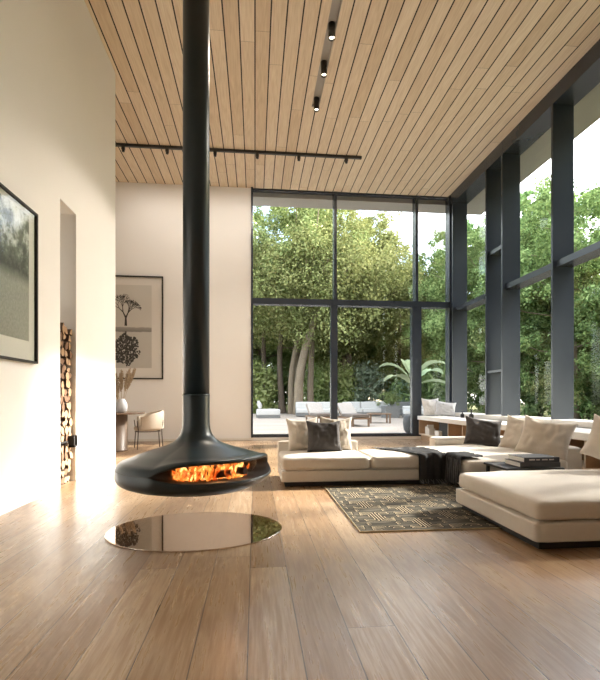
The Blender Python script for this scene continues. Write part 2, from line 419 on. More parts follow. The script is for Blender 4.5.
# ------------------------------------------------------------------ suspended fireplace
FX, FY = -.47, 3.72
fp = thing('suspended_fireplace', 'black steel fireplace hanging on a long flue above a round glass plate', 'fireplace', (FX, FY, 0))
FC, FH = math.radians(-48), math.radians(66)       # opening faces the eye and a little right
def sst(x): x = max(0, min(1, x)); return x*x*(3-2*x)
def fire_profile(phi):
    d = (phi - FC + PI) % (2*PI) - PI
    u = max(0, 1 - abs(d)/FH)
    o = 1-(1-u)**5 if u > 0 else 0
    dep = .40*sst((u-.03)/.36)
    mix = lambda a, b: (a[0]+(b[0]-a[0])*o, a[1]+(b[1]-a[1])*o)
    pts = [((.106,1.08),(.106,1.08)), ((.106,.90),(.106,.90)), ((.107,.85),(.107,.85)), ((.112,.81),(.112,.81)), ((.125,.77),(.125,.77)), ((.148,.735),(.15,.738)), ((.185,.705),(.19,.71)),
           ((.24,.682),(.25,.689)), ((.31,.660),(.32,.668)), ((.39,.637),(.40,.65)), ((.47,.611),(.47,.634)), ((.545,.578),(.53,.62)), ((.592,.568),(.56,.625)), ((.620,.545),(.578,.618))]
    P = [mix(a, b) for a, b in pts]
    lipo = mix((.633,.517), (.586,.612)); P.append(lipo)
    P.append(mix((.634,.516), (.585,.603)))
    xi = max(.12, mix((.632,.5155), (.575,.595))[0] - dep)
    P += [mix((.633,.515), (.570,.592)), (xi, mix((.634,.5145), (.5,.58))[1]), (xi, mix((.634,.514), (.5,.462))[1])]
    P += [mix((.633,.5135), (.585,.464)), mix((.634,.513), (.612,.472)), mix((.635,.51), (.622,.468)), mix((.637,.495), (.624,.460)), mix((.637,.455), (.606,.440)), mix((.634,.438), (.592,.426)),
          mix((.622,.416), (.575,.412)), mix((.595,.396), (.55,.396)), mix((.545,.378), (.51,.380)), (.45,.356), (.36,.338), (.25,.327), (.12,.321), (.0005,.320)]
    return P
NPH = 160
rows = []
for k in range(NPH):
    a = 2*PI*k/NPH
    rows.append([(q*math.cos(a), q*math.sin(a), z) for q, z in ((r if r < .15 else .15+(r-.15)*.945, z) for r, z in fire_profile(a))])
cols = list(zip(*rows))
mb = MB(); v, fs = mb.grid([list(c) for c in cols], wrap=True)
o_ = mb.build('firebox_shell', [M['black'], M['soot']], fp)
for p in o_.data.polygons:                            # the inside of the mouth is sooty
    c = p.center; i = p.index // NPH
    if 16 <= i <= 19: p.material_index = 1
mb = MB(); mb.lathe([(.105, 1.08), (.105, ZC-.0)], 40); mb.lathe([(.1075, 1.075), (.1075, 1.09)], 40); mb.build('flue_pipe', M['black'], fp)
mb = MB(); mb.lathe([(.17, ZC-.02), (.17, ZC)], 40); mb.build('ceiling_collar', M['black'], fp)
rows = []
for z in (.464, .50, .55, .592):
    rows.append([(.49*math.cos(a), .49*math.sin(a), z) for a in np.linspace(math.radians(-100), math.radians(-6), 30)])
mb = MB(); mb.grid(rows); g = mb.build('glass_screen', M['fireglass'], fp); g['label'] = 'curved clear fire glass'
# logs burning inside, and the fire itself
for i, (a0, r0, ln, tl) in enumerate(((-70, .36, .34, .1), (-40, .36, .30, -.6), (-28, .40, .2, .9))):
    a = math.radians(a0); c = Vector((FX + r0*math.cos(a), FY + r0*math.sin(a), .497 + .012*i))
    d = Vector((math.cos(tl), math.sin(tl), .05)) * ln/2
    mb = MB(); mb.tube([-d, -d*.4, d*.3, d], [.028, .034, .032, .027], 9)
    tag(mb.build('burning_log', M['charlog'], None, c), ['charred log glowing at the left end of the fire', 'charred log lying across the middle of the fire', 'short charred log at the right end of the fire'][i], 'log', 'logs in the fire')
mb = MB()
for k in range(125):
    a = math.radians(random.uniform(-110, -22)); r = random.uniform(.27, .455) if a > -1.6 else random.uniform(.40, .475)
    if a > math.radians(-35): r = random.uniform(.3, .44)
    hgt = random.uniform(.07, .130); w = random.uniform(.011, .027)
    x, y = r*math.cos(a), r*math.sin(a); sw = random.uniform(-.03, .03)
    pts, rs = [], []
    for q in range(9):
        s = q/8
        pts.append((x + sw*s*s + .010*math.sin(s*7+k), y + .006*math.cos(s*6+k), .462 + hgt*s)); rs.append(max(.0006, w*(1-s)**.8*(.55+1.2*s) ))
    mb.tube(pts, rs, 8, cap=False)
tag(mb.build('fire', M['flame'], None, (FX, FY, 0)), 'orange flames burning in the mouth of the hanging fireplace', 'fire', kind='stuff')
# floor plate
mb = MB(); mb.lathe([(.68, .0005), (.69, .002), (.69, .008), (.685, .010)], 96, sy=.79)
tag(mb.build('floor_plate', M['tinted'], None, (FX, FY, 0)), 'round smoked glass plate lying on the floor under the hanging fireplace', 'floor plate')

# ------------------------------------------------------------------ pictures
# the landscape print on the left wall (normal +X)
def landscape_mat():
    m, nt, out = new_mat('grey_landscape_print'); N = NT(nt)
    b = N.n('ShaderNodeBsdfPrincipled', i_Roughness=.5)
    tc = N.n('ShaderNodeTexCoord'); sp = N.n('ShaderNodeSeparateXYZ'); N.l(tc.outputs['Generated'], sp.inputs[0])
    y, z = sp.outputs[1], sp.outputs[2]
    n1 = N.n('ShaderNodeTexNoise', i_Scale=3.2, i_Detail=7.0, i_Roughness=.68); N.l(tc.outputs['Generated'], n1.inputs['Vector'])
    n2 = N.n('ShaderNodeTexNoise', i_Scale=45.0, i_Detail=4.0); N.l(tc.outputs['Generated'], n2.inputs['Vector'])
    # tree canopy in the upper part, misty meadow below
    can = N.math('ADD', n1.outputs[0], N.math('MULTIPLY', N.math('SUBTRACT', z, .62), .25))
    sky = N.ramp(can, [(.50, (.02, .022, .016)), (.58, (.12, .13, .10)), (.63, (.45, .46, .42)), (.70, (.72, .72, .69))])
    mead = N.mix(n2.outputs[0], (.20, .20, .17), (.42, .42, .38))
    msk = N.ramp(N.math('ADD', z, N.math('MULTIPLY', n1.outputs[0], .15)), [(.50, (0, 0, 0)), (.60, (1, 1, 1))])
    N.l(N.mix(msk, mead, sky), b.inputs['Base Color']); N.l(b.outputs[0], out.inputs[0]); return m
def hollow(mb, u0, u1, v0, v1, w, f):
    f(u0, u1, v0, v0+w); f(u0, u1, v1-w, v1); f(u0, u0+w, v0+w, v1-w); f(u1-w, u1, v0+w, v1-w)
pf = thing('picture_frame', 'thin black framed grey woodland print hanging on the left wall', 'picture', (XL, 4.27, 2.19))
mb = MB(); hollow(mb, -.70, .70, -.775, .775, .022, lambda a, b, c, d: mb.box((.001, a, c), (.04, b, d))); mb.build('frame', M['blackmatt'], pf)
mb = MB(); mb.box((.001, -.68, -.755), (.012, .68, .755)); mb.build('mount', M['mat'], pf)
mb = MB(); mb.box((.012, -.55, -.56), (.014, .56, .70)); mb.build('print', landscape_mat(), pf)
mb = MB(); mb.box((.028, -.68, -.755), (.030, .68, .755)); mb.build('glazing', M['glass'], pf)
# the tall print on the back wall (normal -Y)
pf = thing('picture_frame', 'tall black framed print of a bare tree hanging on the dining wall', 'picture', (-3.17, YB, 2.815))
mb = MB(); hollow(mb, -.90, .90, -1.275, 1.275, .03, lambda a, b, c, d: mb.box((a, -.045, c), (b, -.001, d))); mb.build('frame', M['blackmatt'], pf)
mb = MB(); mb.box((-.87, -.012, -1.245), (.87, -.001, 1.245)); mb.build('mount', M['mat'], pf)
def sketch_mat():
    m, nt, out = new_mat('grey_sketch_print'); N = NT(nt)
    b = N.n('ShaderNodeBsdfPrincipled', i_Roughness=.6)
    tc = N.n('ShaderNodeTexCoord'); sp = N.n('ShaderNodeSeparateXYZ'); N.l(tc.outputs['Object'], sp.inputs[0])
    no = N.n('ShaderNodeTexNoise', i_Scale=6.0, i_Detail=6.0); N.l(tc.outputs['Object'], no.inputs['Vector'])
    zz = N.math('ADD', sp.outputs[2], N.math('MULTIPLY', N.math('SUBTRACT', no.outputs[0], .5), .05))
    c = N.ramp(N.math('ADD', N.math('MULTIPLY', zz, .4), .5), [(0, (.50,.49,.46)), (.455, (.53,.52,.49)), (.46, (.22,.21,.20)), (.50, (.34,.33,.31)), (.505, (.60,.585,.55)), (1, (.57,.56,.53))])
    N.l(c, b.inputs['Base Color']); N.l(b.outputs[0], out.inputs[0]); return m
mb = MB(); mb.box((-.62, -.014, -1.0), (.62, -.012, 1.05)); pr = mb.build('print', sketch_mat(), pf)
ink = pm('print_ink', (.05,.048,.045), .7, .3, 20)
mb = MB(); rr = random.Random(3)
def twig(x, z, a, ln, w, lev):
    x2, z2 = x + ln*math.sin(a), z + ln*math.cos(a)
    nx, nz = math.cos(a)*w, -math.sin(a)*w
    k = .62
    mb.poly([(x-nx, -.0155, z-nz), (x+nx, -.0155, z+nz), (x2+nx*k, -.0155, z2+nz*k), (x2-nx*k, -.0155, z2-nz*k)])
    if lev < 7:
        for s in ((-1, 1) if rr.random() < .8 else (-1, 0, 1)):
            twig(x2, z2, a + s*rr.uniform(.25, .55) + rr.uniform(-.1, .1), ln*rr.uniform(.68, .84), max(.0045, w*.64), lev+1)
twig(0, .04, 0, .20, .032, 0)
for k in range(750):                                   # the dense crown hanging below the waterline
    a, r = rr.uniform(0, 2*PI), .36*math.sqrt(rr.random())
    if abs(math.sin(3*a+1))*.1 + r > .40: continue
    x, z, q = r*math.cos(a), -.55 + 1.12*r*math.sin(a), rr.uniform(.012, .03)
    n = 5; ph = rr.uniform(0, 6)
    mb.poly([(x+q*math.cos(ph+2*PI*i/n)*rr.uniform(.6,1.2), -.0155 - k*1e-6, z+q*math.sin(ph+2*PI*i/n)) for i in range(n)])
twig(0, -.10, PI, .10, .02, 5)
mb.build('drawing', ink, pr, recalc=False)

# ------------------------------------------------------------------ firewood in the niche
def log_mesh(kind):
    mb = MB(); r = random.Random(kind)
    R, Lg = .066, .34
    if kind % 7 == 5: sect = [(R*math.cos(a)*r.uniform(.85,1), R*math.sin(a)*r.uniform(.85,1)) for a in np.linspace(0, 2*PI, 10)[:-1]]
    else:
        span = r.uniform(1.1, 2.2); n = 6
        sect = [(-.028, -.028)] + [(-.028+R*1.55*math.cos(a)*r.uniform(.92,1), -.028+R*1.55*math.sin(a)*r.uniform(.92,1)) for a in np.linspace(.78-span/2, .78+span/2, n)]
    cxs = sum(p[0] for p in sect)/len(sect); czs = sum(p[1] for p in sect)/len(sect)
    n = len(sect)
    vs = [(0, x-cxs, z-czs) for x, z in sect] + [(-Lg, (x-cxs)*.95, (z-czs)*.95) for x, z in sect]
    v, f = mb._add(vs, [tuple(range(n)), tuple(range(n, 2*n))[::-1]] + [(i, n+i, n+(i+1)%n, (i+1)%n) for i in range(n)])
    for q in f[2:]: q.material_index = 1
    return mb.build('firewood_log', [M['logend'] if kind % 3 else M['logend2'], M['logbark']])
protos = [log_mesh(k) for k in range(8)]; used = [False]*8
rl = random.Random(5)
rowsN, colsN = 20, 4
for r in range(rowsN):
    for c in range(colsN):
        k = rl.randrange(8)
        if used[k]: o = protos[k].copy(); COL.objects.link(o)
        else: o = protos[k]; used[k] = True
        z = .062 + r*.095 + rl.uniform(-.006, .006) + (.035 if r >= 5 else 0); y = ny0 + .065 + c*.113 + (.02 if r % 2 else 0)
        if r == 4: z -= .005
        o.location = (XL-.045 + rl.uniform(-.02, .012), y, z); o.rotation_euler = (rl.choice((0, .9, 1.7, 2.5, 3.4, 4.4, 5.3)) + rl.uniform(-.2, .2), 0, 0)
        o.scale = (1, .86, .86)
        lay = 'beneath the black shelf' if r < 5 else 'above the black shelf'
        tag(o, 'split firewood log in the wall niche ' + lay, 'log', 'firewood logs ' + lay)
for k in range(8):
    if not used[k]: bpy.data.objects.remove(protos[k])
t = thing('log_shelf', 'black metal shelf with a bracket end dividing the stacked firewood in the niche', 'shelf', (XL, (ny0+ny1)/2, .52))
mb = MB(); mb.box((-.40, -.243, -.008), (-.035, .243, .008)); mb.build('shelf_board', M['blackmatt'], t)
mb = MB(); mb.box((-.04, .10, -.075), (.03, .125, .07)); mb.box((-.04, .19, -.06), (.03, .215, .07)); mb.box((-.04, .10, -.075), (.03, .215, -.05)); mb.build('bracket', M['blackmatt'], t)

# ------------------------------------------------------------------ dining corner
TX, TY = -2.85, 9.55
t = thing('dining_table', 'round dark wood pedestal dining table by the back wall', 'table', (TX, TY, 0))
mb = MB(); mb.lathe([(.57, .745), (.61, .765), (.61, .775), (.60, .78)], 64); mb.build('tabletop', M['twood'], t)
mb = MB(); mb.lathe([(.27, 0), (.27, .03), (.265, .035), (.265, .745)], 48); mb.build('pedestal', M['twood'], t)
t = thing('vase', 'pale grey ceramic vase standing on the round dining table', 'vase', (-2.67, 9.45, .78))
VX, VY, VZ = -2.67, 9.45, .78
mb = MB(); mb.lathe([(.06, 0), (.095, .02), (.118, .10), (.112, .17), (.085, .23), (.06, .26), (.062, .275), (.052, .275), (.05, .25), (.09, .18), (.095, .10), (.08, .03), (.001, .025)], 40); mb.build('body', M['vase'], t)
rp = random.Random(9)
for i in range(10):
    a = 2*PI*i/10 + rp.uniform(-.2, .2); lean = rp.uniform(.08, .30); H = rp.uniform(.42, .78)
    if i in (0, 1, 9): H = .82; lean = .24
    t = thing('pampas_stem', 'dried tan pampas plume standing in the pale vase', 'dried grass', (VX, VY, VZ+.03), 0, 'dried pampas plumes in the vase')
    P = [Vector((.03*math.cos(a) + lean*math.cos(a)*s**1.6, .03*math.sin(a) + lean*math.sin(a)*s**1.6, H*s)) for s in np.linspace(0, 1, 9)]
    mb = MB(); mb.tube(P, .0035, 5); mb.build('stalk', M['pampas'], t)
    mb = MB()
    for q in range(150):
        s = .52 + .48*rp.random(); k = s*8; j = min(7, int(k)); p = P[j].lerp(P[j+1], k-j)
        b = rp.uniform(0, 2*PI); w = .055*math.sin(PI*min(1, (s-.48)/.56))**.7
        d = Vector((math.cos(b)*w, math.sin(b)*w, rp.uniform(.02, .07)))
        n = d.cross(Vector((rp.uniform(-1,1), rp.uniform(-1,1), .2))).normalized()*.006
        mb.poly([p-n, p+n, p+d*.6+n*1.3, p+d, p+d*.6-n*1.3])
    mb.build('plume', M['pampas'], t, recalc=False)
# tub chair
t = thing('dining_chair', 'cream upholstered tub dining chair on thin dark legs beside the round table', 'chair', (-2.27, 10.0, 0), math.radians(22))
def tub():
    mb = MB(); n = 40; rows = []
    prof = [(-.03, .0), (-.035, .03), (-.03, .10), (-.0, .98), (.005, 1.0), (.035, 1.0), (.045, .97), (.03, .1), (.028, 0)]
    for i in range(n+1):
        a = math.radians(-128 + 256*i/n)             # 0 is the back (+X)
        w = .5 + .5*math.cos(a*.86)
        zt_, zb = .60 + .21*w, .40 + .02*w
        row = []
        for off, s in prof:
            z = zb + (zt_-zb)*s; R = .285 + .035*s - off
            row.append((R*math.cos(a)*1.0, R*math.sin(a)*1.02, z))
        rows.append(row)
    v, f = mb.grid(rows, wrap=True)
    k = len(prof)
    for base, rev in ((0, True), (n*k, False)):
        mb.bm.faces.new([v[base+j] for j in (range(k) if rev else range(k-1, -1, -1))])
    return mb
tub().build('backrest', M['chaircloth'], t)
mb = MB(); mb.lathe([(.20, .375), (.255, .385), (.27, .41), (.27, .45), (.25, .475), (.1, .485), (.001, .485)], 40, (-.02, 0, 0)); mb.build('seat', M['chaircloth'], t)
mb = MB(); mb.tube([(.26*math.cos(a)-.01, .26*math.sin(a), .365) for a in np.linspace(0, 2*PI, 33)], .009, 8); mb.build('seat_ring', M['steel'], t)
for a in (35, -35, 140, -140):
    a = math.radians(a); c, s = math.cos(a), math.sin(a)
    mb = MB(); mb.tube([(.33*c, .33*s, 0), (.30*c, .30*s, .37), (.335*c, .335*s, .60)], [.009, .010, .008], 8); mb.build('leg', M['steel'], t)

# ------------------------------------------------------------------ rug
RX0, RX1, RY0, RY1 = .82, 3.35, 3.50, 5.31
def rug_mat():
    m, nt, out = new_mat('dark_rug_pile'); N = NT(nt)
    b = N.n('ShaderNodeBsdfPrincipled', i_Roughness=.95); b.inputs['Specular IOR Level'].default_value = .1
    tc = N.n('ShaderNodeTexCoord'); mp = N.n('ShaderNodeMapping'); mp.inputs['Scale'].default_value = (2, 9, 1); N.l(tc.outputs['Object'], mp.inputs[0])
    no = N.n('ShaderNodeTexNoise', i_Scale=2.0, i_Detail=5.0); N.l(mp.outputs[0], no.inputs['Vector'])
    N.l(N.ramp(no.outputs[0], [(.33, (.035,.031,.024)), (.50, (.070,.062,.048)), (.66, (.125,.112,.088))]), b.inputs['Base Color'])
    n2 = N.n('ShaderNodeTexNoise', i_Scale=300.0); N.l(tc.outputs['Object'], n2.inputs['Vector'])
    bp = N.n('ShaderNodeBump', i_Strength=.5, i_Distance=.004); N.l(n2.outputs[0], bp.inputs['Height']); N.l(bp.outputs[0], b.inputs['Normal'])
    N.l(b.outputs[0], out.inputs[0]); return m
M['ruggold'] = pm('rug_gold_thread', (.46,.37,.24), .8, .15, 30, spec=.2)
mb = MB(); mb.box((RX0, RY0, .0005), (RX1, RY1, .012), .003)
mb.mi = 1
zr = .0136
def ribbon(pts, w=.0038):
    mb.mi = 2; strip(pts, .0125, zr - .0012); mb.mi = 1; strip(pts, w, zr)
def strip(pts, w, zr):
    pts = [Vector((p[0], p[1], 0)) for p in pts]
    L_, R_ = [], []
    for i, p in enumerate(pts):
        d = (pts[min(i+1, len(pts)-1)] - pts[max(i-1, 0)]).normalized(); n = Vector((-d.y, d.x, 0))*w
        L_.append(p+n); R_.append(p-n)
    for i in range(len(pts)-1):
        q = [L_[i], R_[i], R_[i+1], L_[i+1]]
        if all(RX0+.01 < v.x < RX1-.01 and RY0+.01 < v.y < RY1-.01 for v in q):
            mb.poly([(v.x, v.y, zr) for v in q][::-1])
def arc(cx, cy, r, a0, a1, n=10): return [(cx+r*math.cos(math.radians(a0+(a1-a0)*i/n)), cy+r*math.sin(math.radians(a0+(a1-a0)*i/n))) for i in range(n+1)]
def motif(cx, cy):
    # upright bars that fan outwards into hooked scrolls at both ends
    hh = .125
    for k in (-1, 1):
        for j, x in enumerate((.013, .039, .065)):
            top = hh - j*.036; r = .022
            for s in (-1, 1):
                if (j == 2 and s*k > 0): continue
                pts = [(cx+x*k, cy), (cx+x*k, cy+s*top)]
                for q in range(1, 7):
                    a = PI/2*q/6; pts.append((cx+k*(x+r-r*math.cos(a)), cy+s*(top+r*math.sin(a))))
                run = .035+.022*(2-j); ex = cx + k*(x+r+run); ey = cy + s*(top+r)
                for q in range(0, 9):
                    a = PI/2 - math.radians(215)*q/8; pts.append((ex + k*.014*math.cos(a), ey - s*.014 + s*.014*math.sin(a)))
                ribbon(pts)
    for k in (-1, 1):                                  # small loose hooks beside the bars
        for s in (-1, 1):
            ex, ey = cx + k*.20, cy + s*.02
            ribbon([(ex + .016*math.cos(a), ey + .016*math.sin(a)) for a in np.linspace(.4, 4.6, 10)])
PX, PY = .65, .455
for i in range(-1, 6):
    for j in range(-1, 5):
        motif(1.07 + i*PX, 3.475 + j*PY); motif(1.395 + i*PX, 3.70 + j*PY)
mb.mi = 1
for a, b in (((RX0, RY0-.001, .001), (RX1, RY0+.004, .0135)), ((RX0-.001, RY0, .001), (RX0+.004, RY1, .0135))): mb.box(a, b)
rug = mb.build('rug', [rug_mat(), M['ruggold'], pm('rug_dark_pile', (.016,.014,.012), .95, .2, 60, spec=.1)], None, recalc=False)
tag(rug, 'dark brown rug with gold scroll line pattern lying between the sofas', 'rug')
mbx = None

# ------------------------------------------------------------------ sofas
def soft_box(mb, a, b, r=.06, crown=.02, wr=.006, seed=0, n=(26, 22, 6)):
    """upholstered block: rounded edges, crowned top, faint creases"""
    (x0, y0, z0), (x1, y1, z1) = a, b
    cx_, cy_, cz = (x0+x1)/2, (y0+y1)/2, (z0+z1)/2; hx, hy, hz = (x1-x0)/2, (y1-y0)/2, (z1-z0)/2
    bm = bmesh.new(); bmesh.ops.create_cube(bm, size=2)
    bmesh.ops.subdivide_edges(bm, edges=bm.edges[:], cuts=18, use_grid_fill=True)
    idx = {}
    def warp(t, h):                                   # cluster points towards the rounded edge
        return t
    vs = []
    for v in bm.verts:
        p = Vector((math.copysign(abs(v.co.x)**.7, v.co.x)*hx, math.copysign(abs(v.co.y)**.7, v.co.y)*hy, math.copysign(abs(v.co.z)**.8, v.co.z)*hz))
        q = Vector((max(-hx+r, min(hx-r, p.x)), max(-hy+r, min(hy-r, p.y)), max(-hz+r*.9, min(hz-r*.9, p.z))))
        d = p - q
        if d.length > 1e-6: p = q + d.normalized()*min(d.length, r) if d.length > r else p
        fx, fy = p.x/hx, p.y/hy
        if p.z > 0: p.z += crown*(1-fx**4)*(1-fy**4)
        w = noise.noise(Vector((p.x*5+seed, p.y*5, p.z*3)))*wr + noise.noise(Vector((p.x*22+seed, p.y*22, p.z*4)))*wr*.35
        if v.co.z > -.99: p += (p-q).normalized()*w if (p-q).length > 1e-5 else Vector((0, 0, w))
        # puckers running down from the seam along the long edges
        vs.append((p.x+cx_, p.y+cy_, p.z+cz)); idx[v] = len(vs)-1
    fs = [tuple(idx[v] for v in f.verts) for f in bm.faces]
    bm.free(); mb._add(vs, fs, True)
    return mb

def pillow(name, label, loc, rot, size=(.52, .52), th=.17, mat=None, seed=0, cat='cushion', group=None):
    """square scatter cushion, its face towards local -Y, bottom edge at z = 0"""
    n = 26; mb = MB(); w, h = size
    for side in (-1, 1):
        rows = []
        for i in range(n+1):
            row = []
            for j in range(n+1):
                u, v = -1+2*i/n, -1+2*j/n
                pin = 1 - .055*(1-u*u)*v*v*0 
                x = u*w/2*(1-.11*(1-v*v)*abs(u)**3); z = v*h/2*(1-.11*(1-u*u)*abs(v)**3) - .02*h*(1-u*u)*(v+1)
                t_ = th/2*((1-abs(u)**2.6)*(1-abs(v)**2.6))**.55
                cr = noise.noise(Vector((u*2.2+seed, v*2.2, seed*1.3)))*.022 + abs(noise.noise(Vector((u*3.4+seed, v*1.2+seed, 3.1))))*.042 - abs(noise.noise(Vector((u*1.3+v*2.5+seed, v*1.5-u*2, 7.1+seed))))*.03
                t_ += cr*min(1, 3*(1-abs(u)))*min(1, 3*(1-abs(v)))
                row.append((x, side*t_, z + h/2*.97))
            rows.append(row)
        mb.grid(rows)
    bmesh.ops.remove_doubles(mb.bm, verts=mb.bm.verts[:], dist=.0006)
    o = mb.build(name, mat)
    o.location = loc; o.rotation_euler = Euler((math.radians(rot[0]), math.radians(rot[1]), math.radians(rot[2])), 'XYZ')
    return tag(o, label, cat, group)

ZB0, ZB1, ZS0, ZS1 = .055, .195, .20, .345
def plinth(t, a, b):
    mb = MB(); mb.box((a[0]+.05, a[1]+.05, 0), (b[0]-.05, b[1]-.05, .055)); q = mb.build('plinth', M['blackmatt'], t); return q
# sofa at the back, seat facing the eye
t = thing('low_sofa', 'long cream armless low sofa in front of the back glass wall with a dark throw', 'sofa', (.31, 5.39, 0))
W = 2.04
plinth(t, (0, 0), (W, .86))
mb = MB(); soft_box(mb, (0, 0, ZB0), (W, .86, ZB1), .025, 0, .002, 1); mb.build('base', M['cream'], t)
mb = MB(); soft_box(mb, (0.005, -.005, ZS0), (1.085, .76, ZS1+.004), .05, .022, .008, 2); mb.build('seat_cushion', M['cream'], t)
mb = MB(); soft_box(mb, (1.09, -.005, ZS0), (W, .80, ZS1+.004), .05, .022, .008, 5); mb.build('seat_cushion', M['cream'], t)
mb = MB(); soft_box(mb, (0.0, .77, ZS0-.01), (1.10, .90, .475), .03, .004, .003, 9); mb.build('low_backrest', M['cream'], t)
# corner sofa along the window bench
t = thing('corner_sofa', 'cream low sofa along the right window bench with back cushions', 'sofa', (2.365, 4.93, 0))
plinth(t, (0, 0), (1.46, 1.90))
mb = MB(); soft_box(mb, (0, 0, ZB0), (1.50, 1.95, ZB1), .025, 0, .002, 11); mb.build('base', M['cream'], t)
mb = MB(); soft_box(mb, (-.005, -.005, ZS0), (1.25, 1.70, ZS1+.004), .05, .022, .008, 12); mb.build('seat_cushion', M['cream'], t)
mb = MB(); soft_box(mb, (1.26, .10, ZS0-.01), (1.50, 1.95, .475), .03, .004, .003, 13); mb.build('low_backrest', M['cream'], t)
mb = MB(); soft_box(mb, (.34, 1.71, ZS0-.01), (1.255, 1.95, .46), .03, .004, .003, 14); mb.build('armrest', M['cream'], t)
# chaise in front on the right
t = thing('chaise', 'deep cream chaise in front on the right standing over the rug edge', 'sofa', (1.925, 2.95, 0))
plinth(t, (0, 0), (2.25, 1.28))
mb = MB(); soft_box(mb, (0, 0, ZB0), (2.25, 1.28, ZB1), .022, 0, .002, 21); mb.build('base', M['cream'], t)
mb = MB(); soft_box(mb, (0.014, 0.006, ZS0), (1.72, 1.265, ZS1+.002), .05, .030, .010, 22); mb.build('seat_cushion', M['cream'], t)
mb = MB(); soft_box(mb, (1.74, 0, ZS0-.01), (2.0, 1.28, .52), .03, .004, .003, 23); mb.build('low_backrest', M['cream'], t)

# scatter cushions
pillow('cushion', 'cream cushion behind the left side of the charcoal cushion on the back sofa', (.655, 6.02, .362), (-18, -2, 4), (.44, .47), .16, M['creampil'], 1)
pillow('cushion', 'cream cushion behind the right side of the charcoal cushion on the back sofa', (1.085, 6.04, .362), (-18, 2, -4), (.44, .48), .16, M['creampil'], 2)
pillow('cushion', 'charcoal cushion leaning between two cream cushions on the back sofa', (.90, 5.83, .362), (-20, 1, 3), (.47, .44), .17, M['charcoal'], 3)
pillow('cushion', 'charcoal cushion at the far arm of the sofa by the windows', (3.31, 6.36, .358), (-24, 8, -16), (.54, .46), .17, M['charcoal'], 4)
pillow('cushion', 'beige cushion leaning beside the charcoal cushion on the sofa by the windows', (3.53, 5.78, .358), (-26, 7, -50), (.58, .50), .20, M['taupe'], 5)
pillow('cushion', 'beige cushion nearest the stacked books on the sofa by the windows', (3.40, 5.16, .358), (-27, 9, -48), (.60, .52), .22, M['taupe'], 6)
pillow('cushion', 'cream cushion leaning on the chaise at the right edge of the photo', (3.34, 3.98, .43), (-26, 22, -30), (.56, .46), .20, M['creampil'], 7)
pillow('cushion', 'white cushion leaning behind the grey one on the window bench', (4.52, 11.28, .618), (-14, 0, 8), (.50, .48), .17, M['whitepil'], 8)
pillow('cushion', 'pale grey cushion tilted in front of the white one on the window bench', (4.75, 11.02, .618), (-24, 8, -14), (.52, .42), .16, M['greypil'], 9)

# ------------------------------------------------------------------ throw
def wz(x, y, s=0): return .010 + .016*abs(noise.noise(Vector((x*9+s, y*6, 2.2+s)))) + .012*noise.noise(Vector((x*20+s, y*16, 1+s)))
t = thing('throw_blanket', 'dark charcoal fringed throw draped over the corner where two sofas meet', 'blanket', (0, 0, 0))
mb = MB(); rows = []
ztop = ZS1 + .026
nu, nv = 46, 40
for j in range(nv+1):                                  # runs from the seat over the front edge to near the floor
    s = j/nv; row = []
    for i in range(nu+1):
        u = i/nu; wx_ = 1.99 + .355*u
        path = s*1.22
        flat = .74
        if path < flat:
            y = 6.13 - path; z = ztop + wz(wx_, y)
            wx_ += -.42*(1-path/flat)*(1-u)*.9 + .02*math.sin(y*9)
        else:
            q = path - flat
            y = 5.385 - .018 - .012*math.sin(wx_*34+q*3) - .008*math.sin(wx_*71); z = ztop - q*.80 + .005
            if q < .05: y += .02*(1-q/.05); z = ztop - q*.5
        row.append((wx_, y, max(.03, z)))
    rows.append(row)
mb.grid(rows)
rows = []
for j in range(21):                                    # second fold thrown to the side over the corner sofa
    s = j/20; row = []
    for i in range(25):
        u = i/24; y = 4.99 + .44*u
        if s < .55: x = 2.62 - .26*s/.55 + .02*math.sin(y*30); z = ztop + .004 + wz(x, y, 4)
        else: q = (s-.55)/.45; x = 2.352 - .018 - .010*math.sin(y*44+q*4); z = ztop - .28*q - .05*q*u
        row.append((x, y, z))
    rows.append(row)
mb.grid(rows)
o = mb.build('cloth', M['throw'], t, recalc=False)
sm = o.modifiers.new('thickness', 'SOLIDIFY'); sm.thickness = .006; sm.offset = 1
mb = MB(); rf = random.Random(8)
M['fringe'] = pm('grey_fringe_yarn', (.17,.165,.16), .95, .2, 30, spec=.1)
for k in range(34):                                    # fringe on the seat, over the corner and at the floor
    if k < 12: x, y = 1.62 + .04*k*rf.uniform(.7,1), 6.0 - .03*k*rf.uniform(.5,1); p0 = Vector((x, y, ztop+.035)); d = Vector((-.15*rf.random()-.03, -.10*rf.random(), -.012))
    elif k < 24: y = 4.98 + .037*(k-12); p0 = Vector((2.325, y, ztop-.02)); d = Vector((-.012, rf.uniform(-.05,.05), -.30-.05*rf.random()))
    else: x = 1.99 + .034*(k-24); p0 = Vector((x, 5.345, ztop-.30)); d = Vector((rf.uniform(-.06,.02), -.08-.12*rf.random(), -.045))
    pts = [p0 + d*s + Vector((rf.uniform(-.006,.006), rf.uniform(-.006,.006), rf.uniform(-.002,.004)))*(s > 0) for s in (0, .3, .6, 1)]
    pts = [Vector((p.x, p.y, max(p.z, .016))) for p in pts]
    mb.tube(pts, .0032, 5)
mb.build('fringe', M['fringe'], t)['kind'] = 'stuff'

